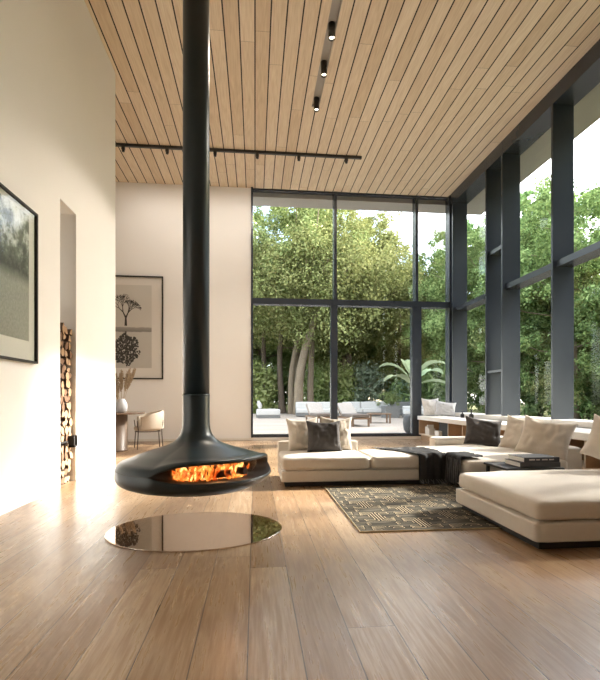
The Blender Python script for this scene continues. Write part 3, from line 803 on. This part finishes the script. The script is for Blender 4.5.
# ------------------------------------------------------------------ side table and books
t = thing('side_table', 'low black table tucked between the chaise and the corner sofa', 'table', (2.53, 4.36, 0))
mb = MB(); mb.box((0, 0, .325), (.62, .48, .348), .004); mb.build('tabletop', M['blackmatt'], t)
for x in (.02, .57):
    for y in (.02, .43): mb = MB(); mb.box((x, y, 0), (x+.03, y+.03, .325)); mb.build('leg', M['blackmatt'], t)
def book(label, x, y, z, w, d, h, rz, cover, spine=True):
    t = thing('book', label, 'book', (x, y, z), rz, 'books on the low black table')
    mb = MB(); c = .004
    mb.box((-w/2, -d/2, 0), (w/2, d/2, c), .001); mb.box((-w/2, -d/2, h-c), (w/2, d/2, h), .001); mb.box((-w/2, -d/2, c), (w/2, -d/2+c, h-c)); mb.build('cover', cover, t)
    mb = MB(); mb.box((-w/2+.004, -d/2+c, c), (w/2-.006, d/2-.006, h-c)); mb.build('pages', M['paper'], t)
    if spine:
        mb = MB()
        for a, b in ((-.36, -.20), (-.16, -.06), (0, .16), (.20, .34)):
            mb.box((a*w, -d/2-.0008, h*.42), (b*w, -d/2, h*.66))
        mb.build('spine_lettering', M['booklit'], t)
book('large dark book with lettered spine on top of the pile on the low table', 2.93, 4.55, .400, .39, .29, .050, .02, M['bookdark'])
book('large grey-black book at the bottom of the pile on the low table', 2.92, 4.56, .349, .43, .31, .050, -.03, M['bookgrey'], False)

# ------------------------------------------------------------------ window bench
t = thing('window_bench', 'long white topped oak bench with open cubbies under the right windows', 'bench', (4.25, 0, 0))
BY0, BY1 = 2.0, 11.5
mb = MB(); mb.box((-.04, BY0, .515), (.66, BY1, .612), .006); mb.build('bench_top', M['stone'], t)
mb = MB(); mb.box((0, BY0, .13), (.66, BY1, .155)); mb.build('bottom_board', M['bedge'], t)
mb = MB(); mb.box((.64, BY0, .155), (.66, BY1, .515)); mb.build('back_panel', M['bwood'], t)
mb = MB(); mb.box((.06, BY0, 0), (.6, BY1, .13)); mb.build('plinth', M['bwood'], t)
for y in (BY1-.015, 9.7, 9.0, 8.3, 7.6, 6.9, 6.2, 5.5, 4.8, 4.1, 3.4, 2.7, BY0+.015):
    mb = MB(); mb.box((0.004, y-.012, .155), (.64, y+.012, .515)); mb.mi = 1; mb.box((0, y-.012, .155), (.004, y+.012, .515)); mb.build('divider', [M['bwood'], M['bedge']], t)
# contents of the first cubby
t = thing('storage_box', 'black box at the back of the far end cubby of the window bench', 'box', (4.60, 10.15, .156))
mb = MB(); mb.box((-.22, -.36, 0), (.22, .36, .30), .006); mb.build('box_body', M['blackmatt'], t)
mb = MB(); mb.box((-.225, -.365, .30), (.225, .365, .335), .006); mb.build('lid', M['blackmatt'], t)
for i, (y, h, th) in enumerate(((11.12, .20, .035), (11.06, .17, .03), (10.99, .25, .04), (10.90, .16, .05))):
    t = thing('book', ['short white book standing first in the far bench cubby', 'thin white book standing second in the far bench cubby', 'tall white book standing in the far bench cubby', 'stout white book nearest the black box in the far bench cubby'][i], 'book', (4.36, y, .156), 0, 'white books in the far cubby')
    mb = MB(); mb.box((-.08, -th/2, 0), (.08, th/2, h), .003); mb.build('cover', M['paper'], t)
    mb = MB(); mb.box((-.074, -th/2+.004, h-.003), (.078, th/2-.004, h+.0005)); mb.build('pages', M['mat'], t)
t = thing('storage_box', 'white low box standing in front of the black box in the bench cubby', 'box', (4.40, 10.45, .156))
mb = MB(); mb.box((-.10, -.12, 0), (.10, .12, .12), .004); mb.build('box_body', M['paper'], t)
mb = MB(); mb.box((-.103, -.123, .10), (.103, .123, .135), .003); mb.build('lid', M['paper'], t)
for i, (x, y, s) in enumerate(((4.83, 10.22, 1.0), (4.84, 9.80, 1.1))):
    t = thing('bottle', ['small dark bottle on the window bench beside the grey cushion', 'small dark bottle on the window bench farther from the grey cushion'][i], 'bottle', (x, y, .613), 0, 'dark bottles on the window bench')
    mb = MB(); mb.lathe([(.035*s, 0), (.045*s, .01), (.048*s, .06*s), (.04*s, .085*s), (.014*s, .10*s), (.012*s, .15*s)], 20); mb.build('body', M['blackmatt'], t)
    mb = MB(); mb.lathe([(.018*s, .15*s), (.02*s, .155*s), (.018*s, .17*s)], 16); mb.build('stopper', M['blackmatt'], t)

# ------------------------------------------------------------------ terrace
ZD = .06
mb = MB(); mb.box((-6, YB+.2, -.15), (14, 31, ZD)); struct(mb, 'terrace_deck', M['deck'])
def terrain(x, y):
    return -.25 + .3*noise.noise(Vector((x*.05, y*.05, 0)))
rows = [[(x, y, terrain(x, y) if not (-7 < x < 15 and 10 < y < 32) else -.2) for x in np.linspace(-60, 90, 51)] for y in np.linspace(-40, 110, 51)]
mb = MB(); mb.grid(rows); struct(mb, 'ground', M['ground'])

def sbox(parent, name, a, b, mat, r=.05, crown=.01, seed=0):
    mb = MB(); soft_box(mb, a, b, r, crown, .004, seed); return mb.build(name, mat, parent)
# daybed at the left
t = thing('outdoor_daybed', 'white single outdoor daybed at the left of the terrace', 'outdoor seat', (.55, 23.9, ZD), .08)
mb = MB(); mb.box((-.45, -.5, .0), (.72, .5, .16), .02); mb.build('base', M['outgrey'], t)
sbox(t, 'mattress', (-.45, -.5, .16), (.72, .5, .46), M['outwhite'], .06)
for i, y in enumerate((-.22, .24)):
    o = pillow('cushion', ['white cushion on the terrace daybed, the nearer one', 'white cushion on the terrace daybed, the farther one'][i], (.28, 23.9+y, ZD+.47), (-14, 0, 80), (.46, .46), .18, M['outwhite'], 20+i)
# long sofas
def out_sofa(label, x, y, w, rz, mat, seed, hgt=.82, units=2):
    t = thing('outdoor_sofa', label, 'outdoor sofa', (x, y, ZD), rz)
    mb = MB(); mb.box((-w/2, -.45, .04), (w/2, .45, .22), .02); mb.build('base', M['outgrey'], t)
    u = w/units
    for i in range(units):
        sbox(t, 'seat_cushion', (-w/2+i*u+.01, -.45, .22), (-w/2+(i+1)*u-.01, .28, .44), mat, .05, .012, seed+i)
        sbox(t, 'back_cushion', (-w/2+i*u+.01, .22, .40), (-w/2+(i+1)*u-.01, .46, hgt), mat, .06, .01, seed+5+i)
    mb = MB(); mb.box((-w/2, .44, .1), (w/2, .50, hgt-.08), .015); mb.build('back_frame', M['outgrey'], t)
out_sofa('long white outdoor sofa beyond the first sun lounger', 3.45, 25.2, 2.35, 0, M['outwhite'], 40)
out_sofa('white outdoor sofa in the middle of the terrace beyond the second sun lounger', 6.15, 25.9, 2.2, -.03, M['outwhite'], 50)
out_sofa('white outdoor sofa just left of the planter cube', 8.35, 30.0, 1.9, -.06, M['outwhite'], 60)
out_sofa('long grey outdoor sofa at the right end of the terrace', 9.4, 26.2, 2.6, -.15, M['outgrey'], 70)
out_sofa('pale outdoor sofa right of the planter cube', 8.3, 22.6, 1.5, -.2, M['outwhite'], 80, .62, 1)
# loungers
def lounger(label, x, y, rz):
    t = thing('sun_lounger', label, 'sun lounger', (x, y, ZD), rz, 'wooden sun loungers on the terrace')
    mb = MB(); mb.box((-.34, 0, .26), (-.29, 2.0, .32)); mb.box((.29, 0, .26), (.34, 2.0, .32)); mb.box((-.34, 0, .26), (.34, .05, .32)); mb.box((-.34, 1.95, .26), (.34, 2.0, .32)); mb.build('frame', M['teak'], t)
    sbox(t, 'seat_pad', (-.31, .02, .325), (.31, 1.28, .44), M['outpad'], .03)
    R = Matrix.Translation((0, 1.25, .33)) @ Matrix.Rotation(math.radians(32), 4, 'X')
    mb = MB(); soft_box(mb, (-.31, 0, .0), (.31, .82, .10), .03, .01); 
    for v in mb.bm.verts: v.co = R @ v.co
    mb.build('backrest_pad', M['outbeige'], t)
    mb = MB(); mb.box((-.32, 0, -.03), (.32, .84, -.005), M=R); mb.box((-.03, .6, -.36), (.03, .64, -.03), M=R); mb.build('backrest_board', M['teak'], t)
    for x_ in (-.33, .27):
        for y_ in (.06, 1.88): mb = MB(); mb.box((x_, y_, 0), (x_+.06, y_+.06, .26)); mb.build('leg', M['teak'], t)
lounger('teak sun lounger on the terrace straight behind the charcoal sofa cushion', 2.62, 16.9, .10)
lounger('teak sun lounger on the terrace right of the middle mullion, nearest the glass', 3.78, 15.9, .14)
t = thing('outdoor_table', 'low teak slatted table standing behind the right sun lounger', 'outdoor table', (5.1, 18.4, ZD), -.1)
mb = MB()
for i in range(6): mb.box((-.45+i*.152, -.4, .36), (-.45+i*.152+.14, .4, .40))
mb.build('tabletop', M['teak'], t)
for x in (-.42, .36):
    for y in (-.37, .31): mb = MB(); mb.box((x, y, 0), (x+.06, y+.06, .36)); mb.build('leg', M['teak'], t)
mb = MB(); mb.box((-.38, -.38, 0), (.38, .38, .62), .015); mb.box((-.34, -.34, .6), (.34, .34, .63))
tag(mb.build('planter_cube', M['outgrey'], None, (7.1, 23.4, ZD)), 'square grey planter with a clipped round shrub on the terrace', 'planter')

# ------------------------------------------------------------------ plants and trees
def leaves_mesh(name, P, Nrm, size, mat, aspect=.55, droop=.25):
    """one leaf blade (a small folded diamond) at every point"""
    n = len(P)
    A = RNG.normal(size=(n, 3)); A -= (A*Nrm).sum(1, keepdims=True)*Nrm*.7
    A[:, 2] -= droop; A /= np.linalg.norm(A, axis=1, keepdims=True)
    B = np.cross(Nrm, A); B /= (np.linalg.norm(B, axis=1, keepdims=True)+1e-9)
    s = (size*RNG.uniform(.6, 1.3, n))[:, None]
    V = np.empty((n, 4, 3))
    V[:, 0] = P - A*s*.5; V[:, 1] = P + B*s*aspect*.5; V[:, 2] = P + A*s*.5; V[:, 3] = P - B*s*aspect*.5
    me = bpy.data.meshes.new(name)
    me.vertices.add(n*4); me.vertices.foreach_set('co', V.reshape(-1))
    me.loops.add(n*4); me.loops.foreach_set('vertex_index', np.arange(n*4, dtype=np.int32))
    me.polygons.add(n); me.polygons.foreach_set('loop_start', np.arange(0, n*4, 4, dtype=np.int32)); me.polygons.foreach_set('loop_total', np.full(n, 4, dtype=np.int32))
    me.update(); me.validate(); me.materials.append(mat)
    return me

def tree_proto(seed, H, R, base, nl, leaf, leafm, barkm, trunk_r, lean=0.0, squash=1.0):
    """trunk with limbs; leaves sit in layered sprays round the limb ends"""
    r = np.random.default_rng(seed)
    mb = MB()
    k = 7; tp = []
    for i in range(k+1):
        s = i/k; tp.append((lean*H*s*(.6+.4*s) + .25*math.sin(s*5+seed)*s, .2*math.cos(s*4+seed)*s, H*.93*s))
    mb.tube(tp, [trunk_r*(1.25 if i == 0 else 1)*(1-.85*i/k) for i in range(k+1)], 12)
    ends = []
    nb = 30
    for i in range(nb):
        s = base + (1-base)*(i+.5)/nb*.95
        j = min(k-1, int(s/.93*k) if s < .93 else k-1); c = np.array(tp[j]) + (np.array(tp[j+1])-np.array(tp[j]))*min(1, (s/.93*k - j))
        prof = math.sin(PI*min(1, max(.06, (s-base*.9)/(1.06-base*.9)))**.75)
        ln = R*max(.22, prof)*r.uniform(.75, 1.12)
        a = i*2.399 + r.uniform(-.4, .4); rise = r.uniform(.05, .45)
        e = c + np.array((math.cos(a)*ln, math.sin(a)*ln, rise*ln*squash))
        m_ = (c+e)/2 + np.array((0, 0, -.06*ln))
        mb.tube([tuple(c), tuple(m_), tuple(e)], [trunk_r*.28*(1-.6*s), trunk_r*.16, .012], 6)
        for q in (.40, .62, .82, 1.0): ends.append((c+(e-c)*q + r.normal(size=3)*.12*ln, ln*(.26+.14*q)))
    trunk = mb.bm
    me_t = bpy.data.meshes.new('trunk'); bmesh.ops.recalc_face_normals(trunk, faces=trunk.faces[:]); trunk.to_mesh(me_t); trunk.free(); me_t.materials.append(barkm)
    wts = np.array([e[1]**1.6 for e in ends]); wts /= wts.sum()
    idx = r.choice(len(ends), nl, p=wts)
    C = np.array([e[0] for e in ends])[idx]; rad = np.array([e[1] for e in ends])[idx]
    # each spray is itself a handful of twigs
    sub = r.normal(size=(len(ends), 9, 3)); sub /= np.linalg.norm(sub, axis=2, keepdims=True); sub *= r.uniform(.35, 1.0, (len(ends), 9, 1)); sub[:, :, 2] *= .62
    tw = sub[idx, r.integers(0, 9, nl)]
    D = r.normal(size=(nl, 3)); D /= np.linalg.norm(D, axis=1, keepdims=True)
    P = C + tw*rad[:, None] + D*(rad[:, None]*.34*r.uniform(.2, 1, (nl, 1)))
    Nn = tw*.6 + D*.5 + np.array((0, 0, .5)) + r.normal(size=(nl, 3))*.35; Nn /= np.linalg.norm(Nn, axis=1, keepdims=True)
    me_l = leaves_mesh('crown', P, Nn, leaf, leafm)
    return me_t, me_l

TP = {
 'broad': tree_proto(1, 17, 6.3, .26, 150000, .17, M['leafA'], M['bark'], .30),
 'tall':  tree_proto(2, 19, 5.0, .22, 120000, .18, M['leafB'], M['bark'], .28),
 'dense': tree_proto(3, 15, 5.4, .08, 130000, .19, M['leafC'], M['bark2'], .24),
 'airy':  tree_proto(4, 13, 4.4, .10, 75000, .155, M['leafB'], M['bark'], .18),
 'light': tree_proto(6, 12, 4.6, .06, 85000, .155, M['leafA'], M['bark2'], .18),
}
def tree(kind, label, x, y, s=1.0, rz=0.0, lean=(0, 0), group='trees around the house'):
    t = thing('tree', label, 'tree', (x, y, terrain(x, y)-.1), rz, group)
    t.scale = (s, s, s); t.rotation_euler = (lean[0], lean[1], rz)
    for nm, me in zip(('trunk', 'crown'), TP[kind]):
        o = bpy.data.objects.new(nm, me); COL.objects.link(o); o.parent = t
    return t
def bare_trunk(label, x, y, H, r, dx, dy, mat):
    t = thing('tree', label, 'tree', (x, y, -.3), 0, 'trees beyond the terrace')
    mb = MB(); P = [(dx*s*s + .12*math.sin(s*6+x), dy*s + .1*math.sin(s*5), H*s) for s in np.linspace(0, 1, 9)]
    mb.tube(P, [r*(1.5 if i == 0 else 1)*(1-.5*i/8) for i in range(9)], 14); mb.build('trunk', mat, t)
    rg = np.random.default_rng(int(abs(x*100)))
    nl = 30000; c = np.array(P[-1]); cl = rg.normal(size=(90, 3))*np.array((2.0, 2.0, 1.5)) + c
    idx = rg.integers(0, 90, nl); D = rg.normal(size=(nl, 3))*.55
    Nn = D + np.array((0, 0, .5)); Nn /= np.linalg.norm(Nn, axis=1, keepdims=True)
    o = bpy.data.objects.new('crown', leaves_mesh('crown', cl[idx]+D, Nn, .17, M['leafA'])); COL.objects.link(o); o.parent = t
    mb = MB()
    for i in range(8):
        e = cl[i*7]; mb.tube([P[6 if i % 2 else 7], tuple((np.array(P[7])+e)/2), tuple(e)], [r*.3, r*.2, .02], 6)
    mb.build('limb', mat, t)
bare_trunk('tree with a slim dark trunk at the left edge of the back glass', .60, 32.5, 9, .22, .3, .5, M['bark2'])
bare_trunk('tree with a dark straight trunk left of the thick pale leaning trunks', 1.75, 31.2, 9, .24, .3, .4, M['bark2'])
bare_trunk('tree with a brown trunk leaning right beside the thick pale trunk', 2.35, 30.0, 9, .22, 1.6, .3, M['bark'])
bare_trunk('tree with the thickest pale trunk leaning right beyond the long white sofa', 2.75, 28.6, 9, .33, 1.9, .2, M['bark'])
bare_trunk('tree with a slimmer pale trunk rising just right of the thickest trunk', 3.75, 29.6, 9, .24, -.3, .3, M['bark'])
bare_trunk('tree with a dark trunk beyond the middle of the terrace', 7.1, 33.5, 9, .30, -.2, .2, M['bark2'])
T_ = [
 ('broad', 'broad olive green tree filling the upper left back glass', 3.0, 33.5, 1.0, .3),
 ('tall', 'tall green tree beyond the left corner of the terrace', -3.0, 38.0, 1.02, 1.0),
 ('broad', 'spreading olive green tree right of the upper back mullion', 6.9, 34.8, .92, 2.1),
 ('light', 'lower olive tree below the sky gap in the back glass', 11.8, 36.5, 1.0, .7),
 ('tall', 'slender green tree at the right end of the back glass', 14.6, 30.6, .74, 2.7),
 ('dense', 'dark dense tree behind the middle of the terrace', 6.4, 40.0, .95, 4.0),
 ('dense', 'dark dense tree behind the thick trunks', .5, 41.5, 1.0, 5.1),
 ('dense', 'dark dense tree deep behind the right terrace sofas', 13.6, 43.0, .92, 1.7),
 ('airy', 'airy green tree beyond the first pane of the right glass wall', 12.3, 23.0, .86, .2),
 ('tall', 'tall green tree seen between the second and third steel fins', 15.6, 24.6, .72, 3.3),
 ('airy', 'airy green tree close to the right glass wall past the double fins', 13.9, 18.6, .86, 1.2),
 ('light', 'olive tree low beside the right glass wall', 15.4, 20.2, .72, 2.2),
 ('airy', 'thin green tree near the last visible fin with sky around its top', 14.9, 14.6, .62, 4.1),
 ('light', 'olive tree near the right edge of the view outside the glass wall', 18.2, 20.2, .62, 5.0),
 ('dense', 'dark dense tree set back behind the olive trees on the right', 21.0, 25.0, .70, .9),
 ('dense', 'dark dense tree far right behind the last visible fin', 24.5, 23.5, .58, 2.9),
 ('dense', 'dark dense tree far behind the double fins', 21.5, 33.0, .85, 3.9),
 ('dense', 'dense tree added out of view to shade the near end of the right glass wall', 14.0, 5.0, .82, 3.0),  # unseen, added to keep direct sun off the foreground and rug
 ('dense', 'dense tree added out of view beside the right wall to block the sun', 12.6, -.6, .80, 1.5),  # unseen as well, added as a sun block for the near floor
]
for k, lb, x, y, s, rz in T_: tree(k, lb, x, y, s, rz)
rt = random.Random(21)
for i in range(16):                                     # the distant wood closing the view
    x, y = -14 + i*3.9 + rt.uniform(-1, 1), 53 + rt.uniform(-3, 4) - max(0, i-9)*2.0
    tree(('dense', 'tall', 'dense', 'broad')[i % 4], 'distant tree in the row of woodland closing the view', x, y, rt.uniform(.72, .9), rt.uniform(0, 6), group='distant woodland trees')
for i, (x, y, s) in enumerate(((-9, 30, .8), (-14, 24, .8), (24, 12, .6), (20, 2, .6), (-6, 46, .9))):
    tree(('tall', 'dense')[i % 2], 'woodland tree standing off to the side of the house', x, y, s, i, group='side woodland trees')

# shrubs
def shrub_mesh(seed, n, h, w, leaf, mat):
    r = np.random.default_rng(seed); k = 40
    c = np.stack([r.normal(size=k)*w*.33, r.normal(size=k)*w*.33, r.uniform(.15, 1, k)*h], 1); c[:, :2] *= (1.25 - .75*(c[:, 2:]/h))
    idx = r.integers(0, k, n); D = r.normal(size=(n, 3)); P = c[idx] + D*np.array((.12, .12, .13))*max(w, h)*.8
    P[:, 2] = np.maximum(P[:, 2], .02)
    Nn = D + np.array((0, 0, .6)); Nn /= np.linalg.norm(Nn, axis=1, keepdims=True)
    return leaves_mesh('foliage', P, Nn, leaf, mat, .4)
def stem_mesh(seed, h, w):
    r = random.Random(seed); mb = MB()
    for i in range(7):
        a = i*.9; mb.tube([(0, 0, 0), (w*.15*math.cos(a), w*.15*math.sin(a), h*.5), (w*.35*math.cos(a), w*.35*math.sin(a), h*r.uniform(.7, .95))], [.025, .018, .006], 6)
    me = bpy.data.meshes.new('stems'); mb.bm.to_mesh(me); mb.bm.free(); me.materials.append(M['bark2']); return me
SH = {'light': (shrub_mesh(1, 3200, 2.5, 1.9, .24, M['leafL']), stem_mesh(1, 2.4, 1.8)),
      'silver': (shrub_mesh(2, 3200, 2.3, 1.8, .22, M['leafG']), stem_mesh(2, 2.2, 1.8)),
      'dark': (shrub_mesh(3, 4500, 2.6, 2.8, .26, M['leafC']), stem_mesh(3, 2.4, 2.2)),
      'green': (shrub_mesh(4, 4200, 2.4, 2.4, .24, M['leafB']), stem_mesh(4, 2.2, 2.0))}
def shrub(kind, label, x, y, s, rz, z=None, group='shrubs around the terrace'):
    t = thing('shrub', label, 'shrub', (x, y, terrain(x, y) if z is None else z), rz, group); t.scale = (s, s, s)
    for nm, me in zip(('foliage', 'stems'), SH[kind]):
        o = bpy.data.objects.new(nm, me); COL.objects.link(o); o.parent = t
for a in (('light', 'light green shrub at the left end beyond the daybed', .3, 32.2, 1.35, 0), ('light', 'light yellow-green shrub right of the thickest trunk', 4.3, 31.9, 1.35, 1),
          ('green', 'bright green shrub left of the middle mullion beyond the long sofa', 5.1, 32.6, 1.1, 2), ('silver', 'silvery shrub beyond the middle white sofa', 8.0, 32.2, 1.4, 3),
          ('light', 'light green shrub right of the middle mullion', 6.35, 32.2, 1.3, 4), ('silver', 'silvery shrub left of the banana plant', 10.6, 32.4, 1.0, 5),
          ('green', 'green shrub at the right end of the terrace', 14.6, 27.0, 1.0, .4), ('dark', 'dark shrub beyond the right end of the grey sofa', 14.9, 22.5, 1.0, 1.4),
          ('dark', 'dark shrub between the tree trunks at the left', 1.2, 35.5, 1.3, 2.2), ('dark', 'dark shrub deep behind the middle of the terrace', 7.2, 36.5, 1.4, 3.2),
          ('dark', 'dark shrub deep behind the right terrace sofas', 11.5, 34.5, 1.2, .3), ('green', 'green shrub low outside the second right pane', 14.8, 18.8, .95, 1.0),
          ('green', 'green shrub low outside the third right pane', 14.8, 15.6, .9, 3.0), ('light', 'light shrub low outside the pane near the last fin', 15.3, 12.8, .9, 4.0),
          ('dark', 'dark shrub below the slender tree at the right end of the back glass', 11.6, 28.2, 1.2, 1.9), ('green', 'green shrub far behind the right terrace sofas', 13.4, 33.5, 1.2, 2.9),
          ('dark', 'dark shrub low behind the green ones outside the right glass wall', 17.6, 18.0, 1.3, 2.0), ('dark', 'dark shrub low at the far right outside the glass wall', 18.6, 14.4, 1.2, 5.0)):
    shrub(*a)
shrub('dark', 'small round clipped shrub growing in the grey planter cube', 7.1, 23.4, .26, 0, ZD+.62)
# banana plant in its pot just outside the glass
t = thing('potted_banana_plant', 'banana plant with big pale leaves in a dark pot outside the back glass', 'potted plant', (4.55, 12.75, ZD))
mb = MB(); mb.lathe([(.20, 0), (.27, .10), (.30, .30), (.27, .50), (.25, .52), (.23, .50), (.22, .45), (.001, .44)], 36); mb.build('pot', M['pot'], t)
rb = random.Random(4)
for i, (a, ln, el, tz) in enumerate(((20, 1.15, .75, 1.0), (75, .9, 1.0, 1.1), (150, 1.15, .85, 1.1), (205, 1.0, .6, .9), (250, .85, 1.0, 1.15), (310, 1.1, .8, 1.15), (345, .95, .45, .85), (110, .8, 1.25, 1.2))):
    a = math.radians(a); dx, dy = math.cos(a), math.sin(a)
    tz += .55; ln *= 1.15
    st = [(0, 0, .42), (.05*dx, .05*dy, tz*.7), (.16*dx, .16*dy, tz)]
    mb = MB(); mb.tube(st, [.03, .024, .014], 8)
    rows = []
    for q in range(15):
        s = q/14; w = .20*math.sin(PI*min(1, s*.93+.07))**.65
        u = ln*s; cx_ = .16 + u*math.cos(el)*(1) ; cz_ = tz + u*math.sin(el) - .55*s*s*ln
        row = []
        for p in (-1, -.5, 0, .5, 1):
            rip = .012*math.sin(s*40+p)*abs(p)
            row.append((cx_*dx - p*w*dy, cx_*dy + p*w*dx, cz_ + abs(p)*w*.35 + rip))
        rows.append(row)
    lf = mb; lf.grid(rows); lf.build('leaf', M['banana'], t, recalc=False)

# ------------------------------------------------------------------ light
SUN_E, SUN_A = math.radians(29), math.radians(18)      # height, and angle from +X towards +Y
sd = Vector((math.cos(SUN_E)*math.cos(SUN_A), math.cos(SUN_E)*math.sin(SUN_A), math.sin(SUN_E)))
L = bpy.data.lights.new('sun', 'SUN'); L.energy = 4.2; L.color = (1, .94, .86); L.angle = math.radians(4.5)
so = bpy.data.objects.new('sun', L); COL.objects.link(so); so.location = sd*40; so.rotation_euler = (-sd).to_track_quat('-Z', 'Y').to_euler()

W = bpy.data.worlds.new('sky'); S.world = W; W.use_nodes = True
nt = W.node_tree; nt.nodes.clear(); N = NT(nt)
out = N.n('ShaderNodeOutputWorld'); bg = N.n('ShaderNodeBackground')
sk = N.n('ShaderNodeTexSky'); sk.sky_type = 'NISHITA'; sk.sun_disc = False; sk.sun_elevation = SUN_E; sk.sun_rotation = PI/2 - SUN_A; sk.dust_density = 2.0
tc = N.n('ShaderNodeTexCoord'); mp = N.n('ShaderNodeMapping'); mp.inputs['Scale'].default_value = (1, 1, 2.2); N.l(tc.outputs['Generated'], mp.inputs[0])
no = N.n('ShaderNodeTexNoise', i_Scale=3.0, i_Detail=6.0, i_Roughness=.55); N.l(mp.outputs[0], no.inputs['Vector'])
cl = N.ramp(no.outputs[0], [(.40, (0, 0, 0)), (.58, (1, 1, 1))])
skc = N.mix(1.0, sk.outputs[0], (.22, .22, .22), 'MULTIPLY')
N.l(N.mix(N.math('MULTIPLY', cl, .8), skc, (1.15, 1.12, 1.08)), bg.inputs[0]); bg.inputs[1].default_value = 1.3
N.l(bg.outputs[0], out.inputs[0])
# sampling portals in the glazed openings
def portal(name, loc, rot, sx, sy):
    a = bpy.data.lights.new(name, 'AREA'); a.shape = 'RECTANGLE'; a.size = sx; a.size_y = sy; a.cycles.is_portal = True
    o = bpy.data.objects.new(name, a); COL.objects.link(o); o.location = loc; o.rotation_euler = rot
portal('portal_back', (2.5, YB+.3, 3.2), (math.radians(-90), 0, 0), 5.2, 6.3)
portal('portal_right', (XR+.1, 7.05, 3.5), (0, math.radians(90), 0), 5.6, 9.1)
# warm glow of the fire on its surroundings
pl = bpy.data.lights.new('fire_glow', 'POINT'); pl.energy = 9; pl.color = (1, .45, .15); pl.shadow_soft_size = .05
po = bpy.data.objects.new('fire_glow', pl); COL.objects.link(po); po.location = (FX + .36*math.cos(FC), FY + .36*math.sin(FC), .53)
for y in (8.10, 7.22, 6.47):
    q = bpy.data.lights.new('downlight_beam', 'SPOT'); q.energy = 25; q.color = (1, .88, .72); q.spot_size = math.radians(120); q.shadow_soft_size = .04
    qo = bpy.data.objects.new('downlight_beam', q); COL.objects.link(qo); qo.location = (1.1, y, ZC-.18)

for x in (-2.75, -1.85, -.85, .05, .95, 2.0):            # the track heads wash the back wall
    q = bpy.data.lights.new('track_beam', 'SPOT'); q.energy = 11; q.color = (1, .90, .78); q.spot_size = math.radians(95); q.spot_blend = .8; q.shadow_soft_size = .03
    qo = bpy.data.objects.new('track_beam', q); COL.objects.link(qo); qo.location = (x, 9.86, ZC-.175); qo.rotation_euler = (math.radians(52), 0, 0)

# ------------------------------------------------------------------ camera
cam = bpy.data.cameras.new('camera'); co = bpy.data.objects.new('camera', cam); COL.objects.link(co)
co.location = (0, 0, 1.05); yaw = math.atan(45/455)
co.rotation_euler = (math.radians(90), 0, -yaw)
cam.sensor_width = 36; cam.lens = 455*36/680; cam.shift_y = 59/680; cam.clip_end = 400; cam.clip_start = .05
S.camera = co
S.view_settings.view_transform = 'Standard'; S.view_settings.look = 'None'; S.view_settings.gamma = 1; S.view_settings.use_curve_mapping = False
S.view_settings.exposure = 2.5
S.cycles.max_bounces = 14; S.cycles.diffuse_bounces = 7; S.cycles.transparent_max_bounces = 24; S.cycles.glossy_bounces = 5
S.cycles.sample_clamp_indirect = 6; S.cycles.caustics_reflective = False; S.cycles.caustics_refractive = False
S.cycles.use_denoising = True
